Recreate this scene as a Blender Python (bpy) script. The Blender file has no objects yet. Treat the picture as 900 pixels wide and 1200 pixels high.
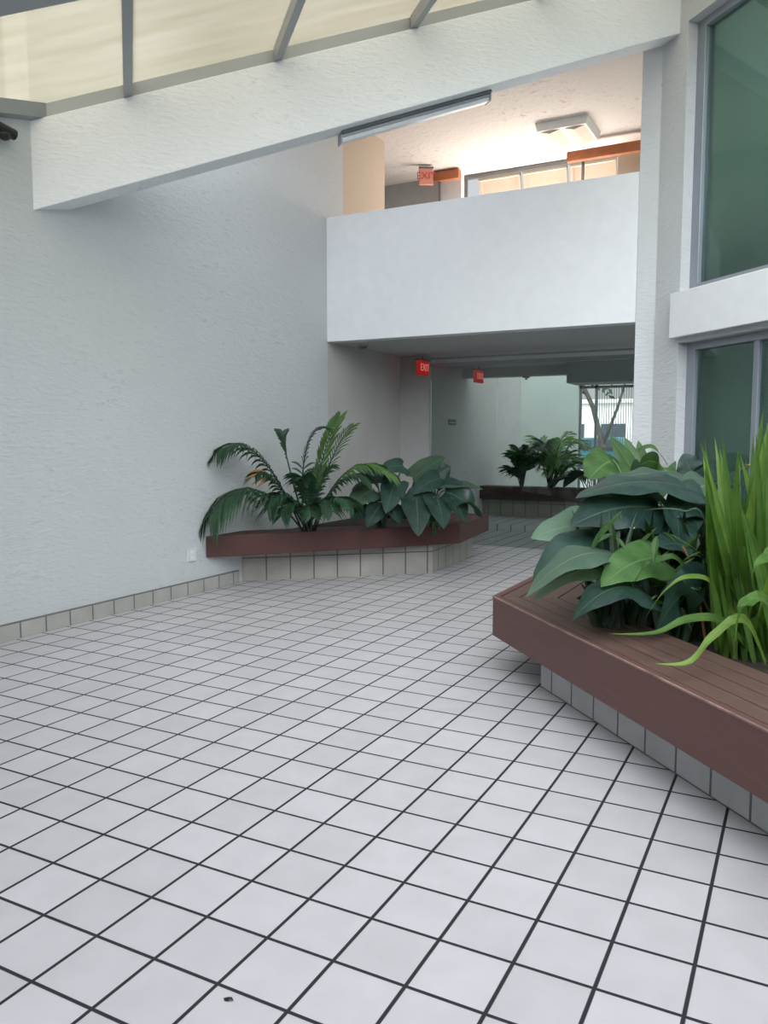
import bpy, bmesh, math, random
from mathutils import Vector, Matrix
R = math.radians
SC = bpy.context.scene
COL = SC.collection
random.seed(7)

# ------------------------------------------------------------------ frame of reference
# X runs across the hall (left wall at X = WX), Y runs along the left wall; the atrium's
# window wall, sloping beam, skylight and planter fronts lie on the 45 degree axes s and t.
Q2 = math.sqrt(2)
WX = -5.04
H = 1.459
YAW, PITCH, FPX = R(27.59), R(-5.28), 942.35


def ST(s, t, z=0.0):
    return Vector(((s - t) / Q2, (s + t) / Q2, z))


S_DIR, T_DIR, UP = Vector((1, 1, 0)) / Q2, Vector((-1, 1, 0)) / Q2, Vector((0, 0, 1))
_fw = Vector((-math.sin(YAW) * math.cos(PITCH), math.cos(YAW) * math.cos(PITCH), math.sin(PITCH)))
_rt = Vector((math.cos(YAW), math.sin(YAW), 0))
_up = _rt.cross(_fw)


def at(x, y, d):
    """point seen at photo pixel (x, y), d metres away measured along the view axis"""
    return Vector((0, 0, H)) + (_fw + _rt * ((x - 450) / FPX) - _up * ((y - 600) / FPX)) * d


# ------------------------------------------------------------------ materials
def mat(name):
    m = bpy.data.materials.new(name)
    m.use_nodes = True
    nt = m.node_tree
    nt.nodes.clear()
    out = nt.nodes.new('ShaderNodeOutputMaterial')
    return m, nt, out


def N(nt, typ, **kw):
    n = nt.nodes.new('ShaderNode' + typ)
    for k, v in kw.items():
        if k in n.inputs:
            n.inputs[k].default_value = v
        else:
            setattr(n, k, v)
    return n


def L(nt, a, ao, b, bi):
    nt.links.new(a.outputs[ao], b.inputs[bi])


def rgba(c):
    return (c[0], c[1], c[2], 1)


def coords(nt, scale=(1, 1, 1), world=True, loc=(0, 0, 0), rot=(0, 0, 0)):
    tc = N(nt, 'NewGeometry') if world else N(nt, 'TexCoord')
    mp = N(nt, 'Mapping')
    mp.inputs['Scale'].default_value = scale
    mp.inputs['Location'].default_value = loc
    mp.inputs['Rotation'].default_value = rot
    L(nt, tc, 'Position' if world else 'Object', mp, 'Vector')
    return mp


def simple(name, col, rough=0.5, metal=0.0, var=0.12, nscale=8.0, bump=0.05, spec=0.5):
    """plain surface with a little procedural mottling and fine relief"""
    m, nt, out = mat(name)
    b = N(nt, 'BsdfPrincipled', Roughness=rough, Metallic=metal)
    b.inputs['Specular IOR Level'].default_value = spec
    mp = coords(nt, world=False)
    n1 = N(nt, 'TexNoise', Scale=nscale, Detail=5.0)
    L(nt, mp, 'Vector', n1, 'Vector')
    rp = N(nt, 'MapRange')
    rp.inputs['From Min'].default_value = 0.25
    rp.inputs['From Max'].default_value = 0.75
    rp.inputs['To Min'].default_value = 1 - var
    rp.inputs['To Max'].default_value = 1 + var
    L(nt, n1, 'Fac', rp, 'Value')
    mx = N(nt, 'VectorMath', operation='SCALE')
    mx.inputs[0].default_value = col
    L(nt, rp, 'Result', mx, 'Scale')
    L(nt, mx, 'Vector', b, 'Base Color')
    if bump:
        n2 = N(nt, 'TexNoise', Scale=nscale * 12, Detail=3.0)
        L(nt, mp, 'Vector', n2, 'Vector')
        bp = N(nt, 'Bump', Strength=bump, Distance=0.01)
        L(nt, n2, 'Fac', bp, 'Height')
        L(nt, bp, 'Normal', b, 'Normal')
    L(nt, b, 'BSDF', out, 'Surface')
    return m


def stucco(name, col, dirt=(0.35, 0.34, 0.31), dirt_amt=0.5, bump=0.8):
    """trowelled stucco: horizontal ridges in relief, sparse dirt in the ridges"""
    m, nt, out = mat(name)
    b = N(nt, 'BsdfPrincipled', Roughness=0.85)
    b.inputs['Specular IOR Level'].default_value = 0.2
    mp = coords(nt, (7, 7, 24))
    n1 = N(nt, 'TexNoise', Scale=1.6, Detail=7.0, Roughness=0.62, Distortion=0.6)
    L(nt, mp, 'Vector', n1, 'Vector')
    mp2 = coords(nt, (1, 1, 1))
    n2 = N(nt, 'TexNoise', Scale=1.1, Detail=4.0)
    L(nt, mp2, 'Vector', n2, 'Vector')
    # dirt where a thin slice of the ridge noise meets a large patch
    r1 = N(nt, 'ValToRGB')
    r1.color_ramp.elements[0].position = 0.57
    r1.color_ramp.elements[0].color = (0, 0, 0, 1)
    r1.color_ramp.elements[1].position = 0.68
    L(nt, n1, 'Fac', r1, 'Fac')
    r2 = N(nt, 'ValToRGB')
    r2.color_ramp.elements[0].position = 0.44
    r2.color_ramp.elements[0].color = (0, 0, 0, 1)
    r2.color_ramp.elements[1].position = 0.66
    L(nt, n2, 'Fac', r2, 'Fac')
    ml = N(nt, 'Math', operation='MULTIPLY')
    L(nt, r1, 'Color', ml, 0)
    L(nt, r2, 'Color', ml, 1)
    m3 = N(nt, 'Math', operation='MULTIPLY')
    m3.inputs[1].default_value = dirt_amt
    L(nt, ml, 'Value', m3, 0)
    mix = N(nt, 'MixRGB')
    mix.inputs[1].default_value = rgba(col)
    mix.inputs[2].default_value = rgba(dirt)
    L(nt, m3, 'Value', mix, 'Fac')
    mix2 = N(nt, 'MixRGB', blend_type='MULTIPLY')
    mix2.inputs['Fac'].default_value = 0.12
    L(nt, mix, 'Color', mix2, 1)
    L(nt, n2, 'Fac', mix2, 2)
    L(nt, mix2, 'Color', b, 'Base Color')
    bp = N(nt, 'Bump', Strength=bump, Distance=0.03)
    L(nt, n1, 'Fac', bp, 'Height')
    L(nt, bp, 'Normal', b, 'Normal')
    L(nt, b, 'BSDF', out, 'Surface')
    return m


TILE = 0.225


def grid_line(nt, sep, axis, pitch, off, w):
    """1 inside a joint, 0 on the tile, along one axis"""
    a = N(nt, 'Math', operation='ADD')
    a.inputs[1].default_value = -off + pitch / 2 + 400 * pitch
    L(nt, sep, axis, a, 0)
    b = N(nt, 'Math', operation='MODULO')
    b.inputs[1].default_value = pitch
    L(nt, a, 'Value', b, 0)
    c = N(nt, 'Math', operation='SUBTRACT')
    c.inputs[1].default_value = pitch / 2
    L(nt, b, 'Value', c, 0)
    d = N(nt, 'Math', operation='ABSOLUTE')
    L(nt, c, 'Value', d, 0)
    e = N(nt, 'MapRange', interpolation_type='SMOOTHSTEP')
    e.inputs['From Min'].default_value = w * 0.75
    e.inputs['From Max'].default_value = w * 1.25
    e.inputs['To Min'].default_value = 1
    e.inputs['To Max'].default_value = 0
    L(nt, d, 'Value', e, 'Value')
    return e


def tile_floor():
    m, nt, out = mat('white_floor_tile')
    b = N(nt, 'BsdfPrincipled')
    g = N(nt, 'NewGeometry')
    sp = N(nt, 'SeparateXYZ')
    L(nt, g, 'Position', sp, 'Vector')
    gx = grid_line(nt, sp, 'X', TILE, 0.0134, 0.0058)
    gy = grid_line(nt, sp, 'Y', TILE, 0.019, 0.0058)
    mxx = N(nt, 'Math', operation='MAXIMUM')
    L(nt, gx, 'Result', mxx, 0)
    L(nt, gy, 'Result', mxx, 1)
    # every tile a slightly different white
    cell = N(nt, 'Mapping')
    cell.inputs['Location'].default_value = (-0.0134 / TILE, -0.019 / TILE, 0)
    cell.inputs['Scale'].default_value = (1 / TILE, 1 / TILE, 0)
    L(nt, g, 'Position', cell, 'Vector')
    fl = N(nt, 'VectorMath', operation='FLOOR')
    L(nt, cell, 'Vector', fl, 0)
    wn = N(nt, 'TexWhiteNoise')
    L(nt, fl, 'Vector', wn, 'Vector')
    mr = N(nt, 'MapRange')
    mr.inputs['To Min'].default_value = 0.93
    mr.inputs['To Max'].default_value = 1.03
    L(nt, wn, 'Value', mr, 'Value')
    n1 = N(nt, 'TexNoise', Scale=7.0, Detail=6.0)
    L(nt, g, 'Position', n1, 'Vector')
    mr2 = N(nt, 'MapRange')
    mr2.inputs['From Min'].default_value = 0.3
    mr2.inputs['From Max'].default_value = 0.7
    mr2.inputs['To Min'].default_value = 0.93
    mr2.inputs['To Max'].default_value = 1.02
    L(nt, n1, 'Fac', mr2, 'Value')
    pr = N(nt, 'Math', operation='MULTIPLY')
    L(nt, mr, 'Result', pr, 0)
    L(nt, mr2, 'Result', pr, 1)
    sc = N(nt, 'VectorMath', operation='SCALE')
    sc.inputs[0].default_value = (0.50, 0.485, 0.495)
    L(nt, pr, 'Value', sc, 'Scale')
    mix = N(nt, 'MixRGB')
    mix.inputs[2].default_value = (0.016, 0.015, 0.02, 1)
    L(nt, mxx, 'Value', mix, 'Fac')
    L(nt, sc, 'Vector', mix, 1)
    L(nt, mix, 'Color', b, 'Base Color')
    ro = N(nt, 'MapRange')
    ro.inputs['To Min'].default_value = 0.42
    ro.inputs['To Max'].default_value = 0.9
    L(nt, mxx, 'Value', ro, 'Value')
    L(nt, ro, 'Result', b, 'Roughness')
    bp = N(nt, 'Bump', Strength=0.5, Distance=0.004)
    bp.invert = True
    L(nt, mxx, 'Value', bp, 'Height')
    n3 = N(nt, 'TexNoise', Scale=40.0, Detail=3.0)
    L(nt, g, 'Position', n3, 'Vector')
    bp2 = N(nt, 'Bump', Strength=0.06, Distance=0.004)
    L(nt, n3, 'Fac', bp2, 'Height')
    L(nt, bp, 'Normal', bp2, 'Normal')
    L(nt, bp2, 'Normal', b, 'Normal')
    L(nt, b, 'BSDF', out, 'Surface')
    return m


def face_tile(name, ax, pitch, off, zjoint, col, grout):
    """upright tiles: ax = unit vector along the run; zjoint = (pitch, offset) of the level joint"""
    m, nt, out = mat(name)
    b = N(nt, 'BsdfPrincipled', Roughness=0.4)
    g = N(nt, 'NewGeometry')
    dt = N(nt, 'VectorMath', operation='DOT_PRODUCT')
    dt.inputs[1].default_value = ax
    L(nt, g, 'Position', dt, 0)
    cb = N(nt, 'CombineXYZ')
    L(nt, dt, 'Value', cb, 'X')
    sz = N(nt, 'SeparateXYZ')
    L(nt, g, 'Position', sz, 'Vector')
    L(nt, sz, 'Z', cb, 'Y')
    sp = N(nt, 'SeparateXYZ')
    L(nt, cb, 'Vector', sp, 'Vector')
    gx = grid_line(nt, sp, 'X', pitch, off, 0.0065)
    gy = grid_line(nt, sp, 'Y', zjoint[0], zjoint[1], 0.0055)
    mxx = N(nt, 'Math', operation='MAXIMUM')
    L(nt, gx, 'Result', mxx, 0)
    L(nt, gy, 'Result', mxx, 1)
    n1 = N(nt, 'TexNoise', Scale=5.0, Detail=5.0)
    L(nt, g, 'Position', n1, 'Vector')
    mr = N(nt, 'MapRange')
    mr.inputs['From Min'].default_value = 0.3
    mr.inputs['From Max'].default_value = 0.7
    mr.inputs['To Min'].default_value = 0.85
    mr.inputs['To Max'].default_value = 1.05
    L(nt, n1, 'Fac', mr, 'Value')
    sc = N(nt, 'VectorMath', operation='SCALE')
    sc.inputs[0].default_value = col
    L(nt, mr, 'Result', sc, 'Scale')
    mix = N(nt, 'MixRGB')
    mix.inputs[2].default_value = rgba(grout)
    L(nt, mxx, 'Value', mix, 'Fac')
    L(nt, sc, 'Vector', mix, 1)
    L(nt, mix, 'Color', b, 'Base Color')
    bp = N(nt, 'Bump', Strength=0.5, Distance=0.004)
    bp.invert = True
    L(nt, mxx, 'Value', bp, 'Height')
    L(nt, bp, 'Normal', b, 'Normal')
    L(nt, b, 'BSDF', out, 'Surface')
    return m


def painted_wood(name, col, worn, ax, amt=1.0):
    """brown deck paint, thin worn streaks along the boards"""
    m, nt, out = mat(name)
    b = N(nt, 'BsdfPrincipled', Roughness=0.55)
    b.inputs['Specular IOR Level'].default_value = 0.35
    g = N(nt, 'NewGeometry')
    dt = N(nt, 'VectorMath', operation='DOT_PRODUCT')
    dt.inputs[1].default_value = ax
    L(nt, g, 'Position', dt, 0)
    ds = N(nt, 'VectorMath', operation='DOT_PRODUCT')
    ds.inputs[1].default_value = (-ax[1], ax[0], 0)
    L(nt, g, 'Position', ds, 0)
    sz = N(nt, 'SeparateXYZ')
    L(nt, g, 'Position', sz, 'Vector')
    cb = N(nt, 'CombineXYZ')
    m1 = N(nt, 'Math', operation='MULTIPLY')
    m1.inputs[1].default_value = 0.06
    L(nt, dt, 'Value', m1, 0)
    L(nt, m1, 'Value', cb, 'X')
    L(nt, ds, 'Value', cb, 'Y')
    L(nt, sz, 'Z', cb, 'Z')
    n1 = N(nt, 'TexNoise', Scale=45.0, Detail=6.0, Roughness=0.65)
    L(nt, cb, 'Vector', n1, 'Vector')
    n2 = N(nt, 'TexNoise', Scale=3.0, Detail=5.0)
    L(nt, g, 'Position', n2, 'Vector')
    r1 = N(nt, 'ValToRGB')
    r1.color_ramp.elements[0].position = 0.55
    r1.color_ramp.elements[0].color = (0, 0, 0, 1)
    r1.color_ramp.elements[1].position = 0.8
    L(nt, n1, 'Fac', r1, 'Fac')
    r1.color_ramp.elements[1].color = (amt, amt, amt, 1)
    ml = N(nt, 'Math', operation='MULTIPLY')
    L(nt, r1, 'Color', ml, 0)
    L(nt, n2, 'Fac', ml, 1)
    mix = N(nt, 'MixRGB')
    mix.inputs[1].default_value = rgba(col)
    mix.inputs[2].default_value = rgba(worn)
    L(nt, ml, 'Value', mix, 'Fac')
    L(nt, mix, 'Color', b, 'Base Color')
    bp = N(nt, 'Bump', Strength=0.25, Distance=0.004)
    L(nt, n1, 'Fac', bp, 'Height')
    L(nt, bp, 'Normal', b, 'Normal')
    L(nt, b, 'BSDF', out, 'Surface')
    return m


def leaf_mat(name, dark, light, rib, rough=0.38, veins=55.0, rib_w=0.006, transl=0.25):
    """leaf: local X across, local Y along the midrib; lighter midrib, faint side veins"""
    m, nt, out = mat(name)
    b = N(nt, 'BsdfPrincipled', Roughness=rough)
    b.inputs['Specular IOR Level'].default_value = 0.45
    tc = N(nt, 'TexCoord')
    uv = N(nt, 'SeparateXYZ')
    L(nt, tc, 'UV', uv, 'Vector')
    cx = N(nt, 'Math', operation='SUBTRACT')
    cx.inputs[1].default_value = 0.5
    L(nt, uv, 'X', cx, 0)
    ab = N(nt, 'Math', operation='ABSOLUTE')
    L(nt, cx, 'Value', ab, 0)
    rb = N(nt, 'MapRange', interpolation_type='SMOOTHSTEP')
    rb.inputs['From Min'].default_value = 0.008
    rb.inputs['From Max'].default_value = 0.035
    rb.inputs['To Min'].default_value = 0.75
    rb.inputs['To Max'].default_value = 0
    L(nt, ab, 'Value', rb, 'Value')
    # side veins sweep forward from the midrib
    vv = N(nt, 'Math', operation='MULTIPLY_ADD')
    vv.inputs[1].default_value = -0.7
    L(nt, ab, 'Value', vv, 0)
    L(nt, uv, 'Y', vv, 2)
    vs = N(nt, 'Math', operation='MULTIPLY')
    vs.inputs[1].default_value = veins
    L(nt, vv, 'Value', vs, 0)
    sn = N(nt, 'Math', operation='SINE')
    L(nt, vs, 'Value', sn, 0)
    vm = N(nt, 'MapRange')
    vm.inputs['From Min'].default_value = 0.8
    vm.inputs['From Max'].default_value = 1.0
    vm.inputs['To Max'].default_value = 0.16
    L(nt, sn, 'Value', vm, 'Value')
    mxx = N(nt, 'Math', operation='MAXIMUM')
    L(nt, rb, 'Result', mxx, 0)
    L(nt, vm, 'Result', mxx, 1)
    n1 = N(nt, 'TexNoise', Scale=9.0, Detail=4.0)
    L(nt, tc, 'Object', n1, 'Vector')
    r = N(nt, 'ValToRGB')
    r.color_ramp.elements[0].position = 0.32
    r.color_ramp.elements[1].position = 0.7
    r.color_ramp.elements[0].color = rgba(dark)
    r.color_ramp.elements[1].color = rgba(light)
    L(nt, n1, 'Fac', r, 'Fac')
    oi = N(nt, 'ObjectInfo')
    hv = N(nt, 'HueSaturation')
    mrr = N(nt, 'MapRange')
    mrr.inputs['To Min'].default_value = 0.8
    mrr.inputs['To Max'].default_value = 1.25
    L(nt, oi, 'Random', mrr, 'Value')
    L(nt, mrr, 'Result', hv, 'Value')
    L(nt, r, 'Color', hv, 'Color')
    mix = N(nt, 'MixRGB')
    mix.inputs[2].default_value = rgba(rib)
    L(nt, mxx, 'Value', mix, 'Fac')
    L(nt, hv, 'Color', mix, 1)
    L(nt, mix, 'Color', b, 'Base Color')
    bp = N(nt, 'Bump', Strength=0.4, Distance=0.006)
    L(nt, mxx, 'Value', bp, 'Height')
    L(nt, bp, 'Normal', b, 'Normal')
    tr = N(nt, 'BsdfTranslucent')
    ts = N(nt, 'MixRGB', blend_type='MULTIPLY')
    ts.inputs['Fac'].default_value = 1.0
    ts.inputs[2].default_value = (1.5, 1.7, 0.5, 1)
    L(nt, mix, 'Color', ts, 1)
    L(nt, ts, 'Color', tr, 'Color')
    ms = N(nt, 'MixShader', Fac=transl)
    L(nt, b, 'BSDF', ms, 1)
    L(nt, tr, 'BSDF', ms, 2)
    L(nt, ms, 'Shader', out, 'Surface')
    return m


def glass(name, tint, refl=1.0, rough=0.02, ior=1.5):
    m, nt, out = mat(name)
    t = N(nt, 'BsdfTransparent', Color=rgba(tint))
    g = N(nt, 'BsdfGlossy', Roughness=rough)
    f = N(nt, 'Fresnel', IOR=ior)
    mu = N(nt, 'Math', operation='MULTIPLY')
    mu.inputs[1].default_value = refl
    L(nt, f, 'Fac', mu, 0)
    x = N(nt, 'MixShader')
    L(nt, mu, 'Value', x, 'Fac')
    L(nt, t, 'BSDF', x, 1)
    L(nt, g, 'BSDF', x, 2)
    L(nt, x, 'Shader', out, 'Surface')
    return m


def skylight_sheet():
    """clouded cream plastic sheet: part clear tint, part translucent, streaked along the slope"""
    m, nt, out = mat('cream_skylight_sheet')
    mp = coords(nt, (1.2, 1.2, 1.2), rot=(0, 0, R(-45)))
    st = N(nt, 'Mapping')
    st.inputs['Scale'].default_value = (0.5, 3.0, 1)
    L(nt, mp, 'Vector', st, 'Vector')
    n = N(nt, 'TexNoise', Scale=1.5, Detail=5.0)
    L(nt, st, 'Vector', n, 'Vector')
    r = N(nt, 'ValToRGB')
    r.color_ramp.elements[0].position = 0.3
    r.color_ramp.elements[1].position = 0.72
    r.color_ramp.elements[0].color = (0.64, 0.60, 0.50, 1)
    r.color_ramp.elements[1].color = (0.72, 0.69, 0.61, 1)
    L(nt, n, 'Fac', r, 'Fac')
    t = N(nt, 'BsdfTransparent')
    L(nt, r, 'Color', t, 'Color')
    tl = N(nt, 'BsdfTranslucent')
    L(nt, r, 'Color', tl, 'Color')
    x = N(nt, 'MixShader', Fac=0.35)
    L(nt, t, 'BSDF', x, 1)
    L(nt, tl, 'BSDF', x, 2)
    L(nt, x, 'Shader', out, 'Surface')
    return m


def emit(name, col, st):
    m, nt, out = mat(name)
    e = N(nt, 'Emission', Color=rgba(col), Strength=st)
    L(nt, e, 'Emission', out, 'Surface')
    return m


M = {}
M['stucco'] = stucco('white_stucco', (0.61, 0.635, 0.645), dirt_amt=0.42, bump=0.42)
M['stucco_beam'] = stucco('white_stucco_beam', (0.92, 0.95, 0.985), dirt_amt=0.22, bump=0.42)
M['stucco_ceiling'] = stucco('rough_ceiling_stucco', (0.76, 0.72, 0.69), dirt=(0.46, 0.41, 0.38), dirt_amt=1.0, bump=0.55)
M['plaster'] = simple('smooth_white_plaster', (0.76, 0.78, 0.80), 0.8, var=0.03, bump=0.1)
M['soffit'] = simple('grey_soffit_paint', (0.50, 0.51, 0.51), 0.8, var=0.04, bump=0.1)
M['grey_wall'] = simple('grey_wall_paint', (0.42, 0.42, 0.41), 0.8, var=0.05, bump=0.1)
M['beige'] = stucco('beige_stucco', (0.62, 0.52, 0.42), dirt_amt=0.3, bump=0.4)
M['floor'] = tile_floor()
M['metal'] = simple('grey_aluminium', (0.33, 0.35, 0.37), 0.4, 0.35, var=0.05, nscale=3)
M['dark_metal'] = simple('dark_aluminium', (0.16, 0.17, 0.18), 0.45, 0.3, var=0.08, nscale=3)
M['window_metal'] = simple('window_frame_metal', (0.30, 0.33, 0.37), 0.4, 0.4, var=0.05, nscale=3)
M['black'] = simple('black_plastic', (0.012, 0.012, 0.013), 0.4, var=0.2)
M['white_plastic'] = simple('white_plastic', (0.78, 0.80, 0.80), 0.4, var=0.03)
M['soil'] = simple('planting_soil', (0.035, 0.026, 0.018), 0.95, var=0.5, nscale=18, bump=1.0)
M['rusty_wood'] = simple('orange_stained_wood', (0.40, 0.13, 0.05), 0.55, var=0.25, nscale=6, bump=0.2)
M['cream_panel'] = simple('cream_shutter_paint', (0.66, 0.58, 0.48), 0.6, var=0.05)
M['sheet'] = skylight_sheet()
M['window_glass'] = glass('green_window_glass', (0.74, 0.85, 0.835), refl=0.9)
M['door_glass'] = glass('clear_partition_glass', (0.84, 0.89, 0.87), refl=0.8)
M['leaf_dark'] = leaf_mat('dark_glossy_leaf', (0.014, 0.036, 0.032), (0.028, 0.066, 0.052), (0.075, 0.125, 0.08), rough=0.36)
M['leaf_pale'] = leaf_mat('pale_back_of_leaf', (0.055, 0.105, 0.072), (0.085, 0.145, 0.10), (0.15, 0.21, 0.13), rough=0.45)
M['leaf_mid'] = leaf_mat('mid_green_leaf', (0.030, 0.082, 0.020), (0.062, 0.14, 0.036), (0.13, 0.22, 0.07), rough=0.4)
M['leaf_bright'] = leaf_mat('bright_strap_leaf', (0.045, 0.110, 0.016), (0.095, 0.19, 0.036), (0.14, 0.24, 0.06), veins=0.0, rough=0.45, transl=0.35)
M['leaf_lime'] = leaf_mat('yellow_green_strap_leaf', (0.10, 0.18, 0.03), (0.17, 0.27, 0.06), (0.22, 0.31, 0.10), veins=0.0, rough=0.45, transl=0.35)
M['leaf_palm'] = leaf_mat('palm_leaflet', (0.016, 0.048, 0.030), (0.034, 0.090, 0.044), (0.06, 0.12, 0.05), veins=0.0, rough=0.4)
M['leaf_palm_bright'] = leaf_mat('light_palm_leaflet', (0.05, 0.12, 0.028), (0.085, 0.18, 0.045), (0.11, 0.2, 0.06), veins=0.0, rough=0.4)  # lighter green leaflets for the brighter fronds
M['leaf_under'] = leaf_mat('undergrowth_leaf', (0.010, 0.026, 0.010), (0.022, 0.055, 0.018), (0.04, 0.08, 0.03), veins=0.0, rough=0.5, transl=0.15)
M['leaf_dry'] = simple('dry_leaf', (0.30, 0.15, 0.05), 0.7, var=0.3)
M['stalk'] = simple('green_stalk', (0.055, 0.11, 0.035), 0.5, var=0.2)
M['stalk_dark'] = simple('dark_stalk', (0.02, 0.035, 0.022), 0.6, var=0.3)
M['stalk_red'] = simple('reddish_stalk', (0.30, 0.12, 0.05), 0.5, var=0.2)
M['petal'] = simple('yellow_petal', (0.75, 0.52, 0.03), 0.5, var=0.1)
M['worn_wood'] = simple('worn_bare_wood', (0.24, 0.155, 0.125), 0.7, var=0.5, nscale=10, bump=0.2)
M['exit_red'] = emit('lit_red_sign_face', (0.8, 0.05, 0.045), 0.28)
M['exit_letter'] = emit('lit_sign_letter', (1.0, 0.25, 0.22), 0.6)
M['exit_pink'] = simple('faded_pink_sign_face', (0.72, 0.30, 0.24), 0.5, var=0.05)
M['exit_dull'] = simple('faded_red_letter', (0.6, 0.07, 0.05), 0.5, var=0.05)
M['diffuser'] = emit('lamp_diffuser', (1.0, 0.86, 0.70), 0.9)

# ------------------------------------------------------------------ mesh helpers


class MB:
    """collects verts and faces, then links them as ONE mesh object"""

    def __init__(self):
        self.v, self.f, self.uv = [], [], {}

    def add(self, verts, faces, uvs=None):
        o = len(self.v)
        self.v += [Vector(p) for p in verts]
        for fc in faces:
            self.f.append([o + i for i in fc])
        if uvs:
            for i, u in enumerate(uvs):
                self.uv[o + i] = u
        return self

    def ext(self, poly, vec):
        """prism: polygon (3D points) swept along vec"""
        vec = Vector(vec)
        n = len(poly)
        a = [Vector(p) for p in poly]
        fs = [list(range(n))[::-1], list(range(n, 2 * n))]
        fs += [[i, (i + 1) % n, n + (i + 1) % n, n + i] for i in range(n)]
        return self.add(a + [p + vec for p in a], fs)

    def box(self, x0, x1, y0, y1, z0, z1):
        return self.ext([(x0, y0, z0), (x1, y0, z0), (x1, y1, z0), (x0, y1, z0)], (0, 0, z1 - z0))

    def stbox(self, s0, s1, t0, t1, z0, z1):
        return self.ext([ST(s0, t0, z0), ST(s1, t0, z0), ST(s1, t1, z0), ST(s0, t1, z0)], (0, 0, z1 - z0))

    def bar(self, a, b, w, h, up=UP):
        """square bar from a to b"""
        a, b = Vector(a), Vector(b)
        d = (b - a).normalized()
        sx = d.cross(up)
        if sx.length < 1e-4:
            sx = d.cross(Vector((1, 0, 0)))
        sx.normalize()
        uz = sx.cross(d)
        return self.ext([a + sx * (i * w / 2) + uz * (j * h / 2) for i, j in ((-1, -1), (1, -1), (1, 1), (-1, 1))], b - a)

    def tube(self, pts, r0, r1=None, n=7):
        r1 = r0 if r1 is None else r1
        pts = [Vector(p) for p in pts]
        k = len(pts)
        vs, fs = [], []
        ref = None
        for i, p in enumerate(pts):
            d = (pts[min(i + 1, k - 1)] - pts[max(i - 1, 0)]).normalized()
            if ref is None:
                ref = d.cross(UP) if abs(d.z) < 0.95 else d.cross(Vector((1, 0, 0)))
            ref = (ref - d * ref.dot(d)).normalized()
            bn = d.cross(ref)
            r = r0 + (r1 - r0) * i / (k - 1)
            for j in range(n):
                a = 2 * math.pi * j / n
                vs.append(p + ref * (r * math.cos(a)) + bn * (r * math.sin(a)))
        for i in range(k - 1):
            for j in range(n):
                fs.append([i * n + j, i * n + (j + 1) % n, (i + 1) * n + (j + 1) % n, (i + 1) * n + j])
        fs.append(list(range(n))[::-1])
        fs.append([(k - 1) * n + j for j in range(n)])
        return self.add(vs, fs)

    def ball(self, c, rx, ry, rz, nu=12, nv=8):
        c = Vector(c)
        vs = [c + Vector((0, 0, rz))]
        for i in range(1, nv):
            th = math.pi * i / nv
            for j in range(nu):
                ph = 2 * math.pi * j / nu
                vs.append(c + Vector((rx * math.sin(th) * math.cos(ph), ry * math.sin(th) * math.sin(ph), rz * math.cos(th))))
        vs.append(c - Vector((0, 0, rz)))
        fs = [[0, 1 + j, 1 + (j + 1) % nu] for j in range(nu)]
        for i in range(nv - 2):
            for j in range(nu):
                a, b = 1 + i * nu + j, 1 + i * nu + (j + 1) % nu
                fs.append([a, a + nu, b + nu, b])
        last = len(vs) - 1
        o = 1 + (nv - 2) * nu
        fs += [[last, o + (j + 1) % nu, o + j] for j in range(nu)]
        return self.add(vs, fs)

    def build(self, name, m, parent=None, smooth=False, bevel=0.0, org=None):
        me = bpy.data.meshes.new(name)
        o = bpy.data.objects.new(name, me)
        base = Vector((0, 0, 0))
        if parent is not None:
            q = parent
            while q is not None:
                base = base + q.location
                q = q.parent
        elif org is not None:
            base = Vector(org)
            o.location = base
        if name in ('leaf', 'frond', 'stalk'):
            for p in self.v:
                p.x = max(p.x, WX + 0.012)
        me.from_pydata([tuple(p - base) for p in self.v], [], self.f)
        if self.uv:
            ul = me.uv_layers.new(name='UVMap')
            for lp in me.loops:
                ul.data[lp.index].uv = self.uv.get(lp.vertex_index, (0.5, 0.5))
        bm = bmesh.new()
        bm.from_mesh(me)
        if not self.uv:
            bmesh.ops.recalc_face_normals(bm, faces=bm.faces)
        bm.to_mesh(me)
        bm.free()
        me.materials.append(M[m] if isinstance(m, str) else m)
        if smooth:
            for p in me.polygons:
                p.use_smooth = True
        COL.objects.link(o)
        if bevel:
            md = o.modifiers.new('bevel', 'BEVEL')
            md.width = bevel
            md.segments = 2
            md.limit_method = 'ANGLE'
        if parent is not None:
            o.parent = parent
        return o


def tag(o, label=None, cat=None, group=None, kind=None):
    if label:
        o['label'] = label
    if cat:
        o['category'] = cat
    if group:
        o['group'] = group
    if kind:
        o['kind'] = kind
    return o


def struct(o, label, cat):
    return tag(o, label, cat, kind='structure')


def empty(name, loc, label, cat, group=None, kind=None):
    o = bpy.data.objects.new(name, None)
    o.empty_display_size = 0.1
    o.location = loc
    COL.objects.link(o)
    o.matrix_world = Matrix.Translation(Vector(loc))
    return tag(o, label, cat, group, kind)


def bez(p0, p1, p2, n=12, p3=None):
    out = []
    for i in range(n + 1):
        u = i / n
        if p3 is None:
            out.append(p0 * (1 - u) ** 2 + p1 * (2 * u * (1 - u)) + p2 * u ** 2)
        else:
            out.append(p0 * (1 - u) ** 3 + p1 * (3 * u * (1 - u) ** 2) + p2 * (3 * u * u * (1 - u)) + p3 * u ** 3)
    return out


# ------------------------------------------------------------------ the shell
YB = 8.2             # front of balcony
CZ = 2.58            # soffit under the balcony
UZ = 5.3             # ceiling of upper gallery
WS = 4.85            # window wall plane (s)
BT = 6.5             # front of sloping beam (t)


def beam_top(s):
    return 3.975 + 0.36 * (s - 0.05)


def beam_bot(s):
    return 3.106 + 0.366 * (s + 0.62)


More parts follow.
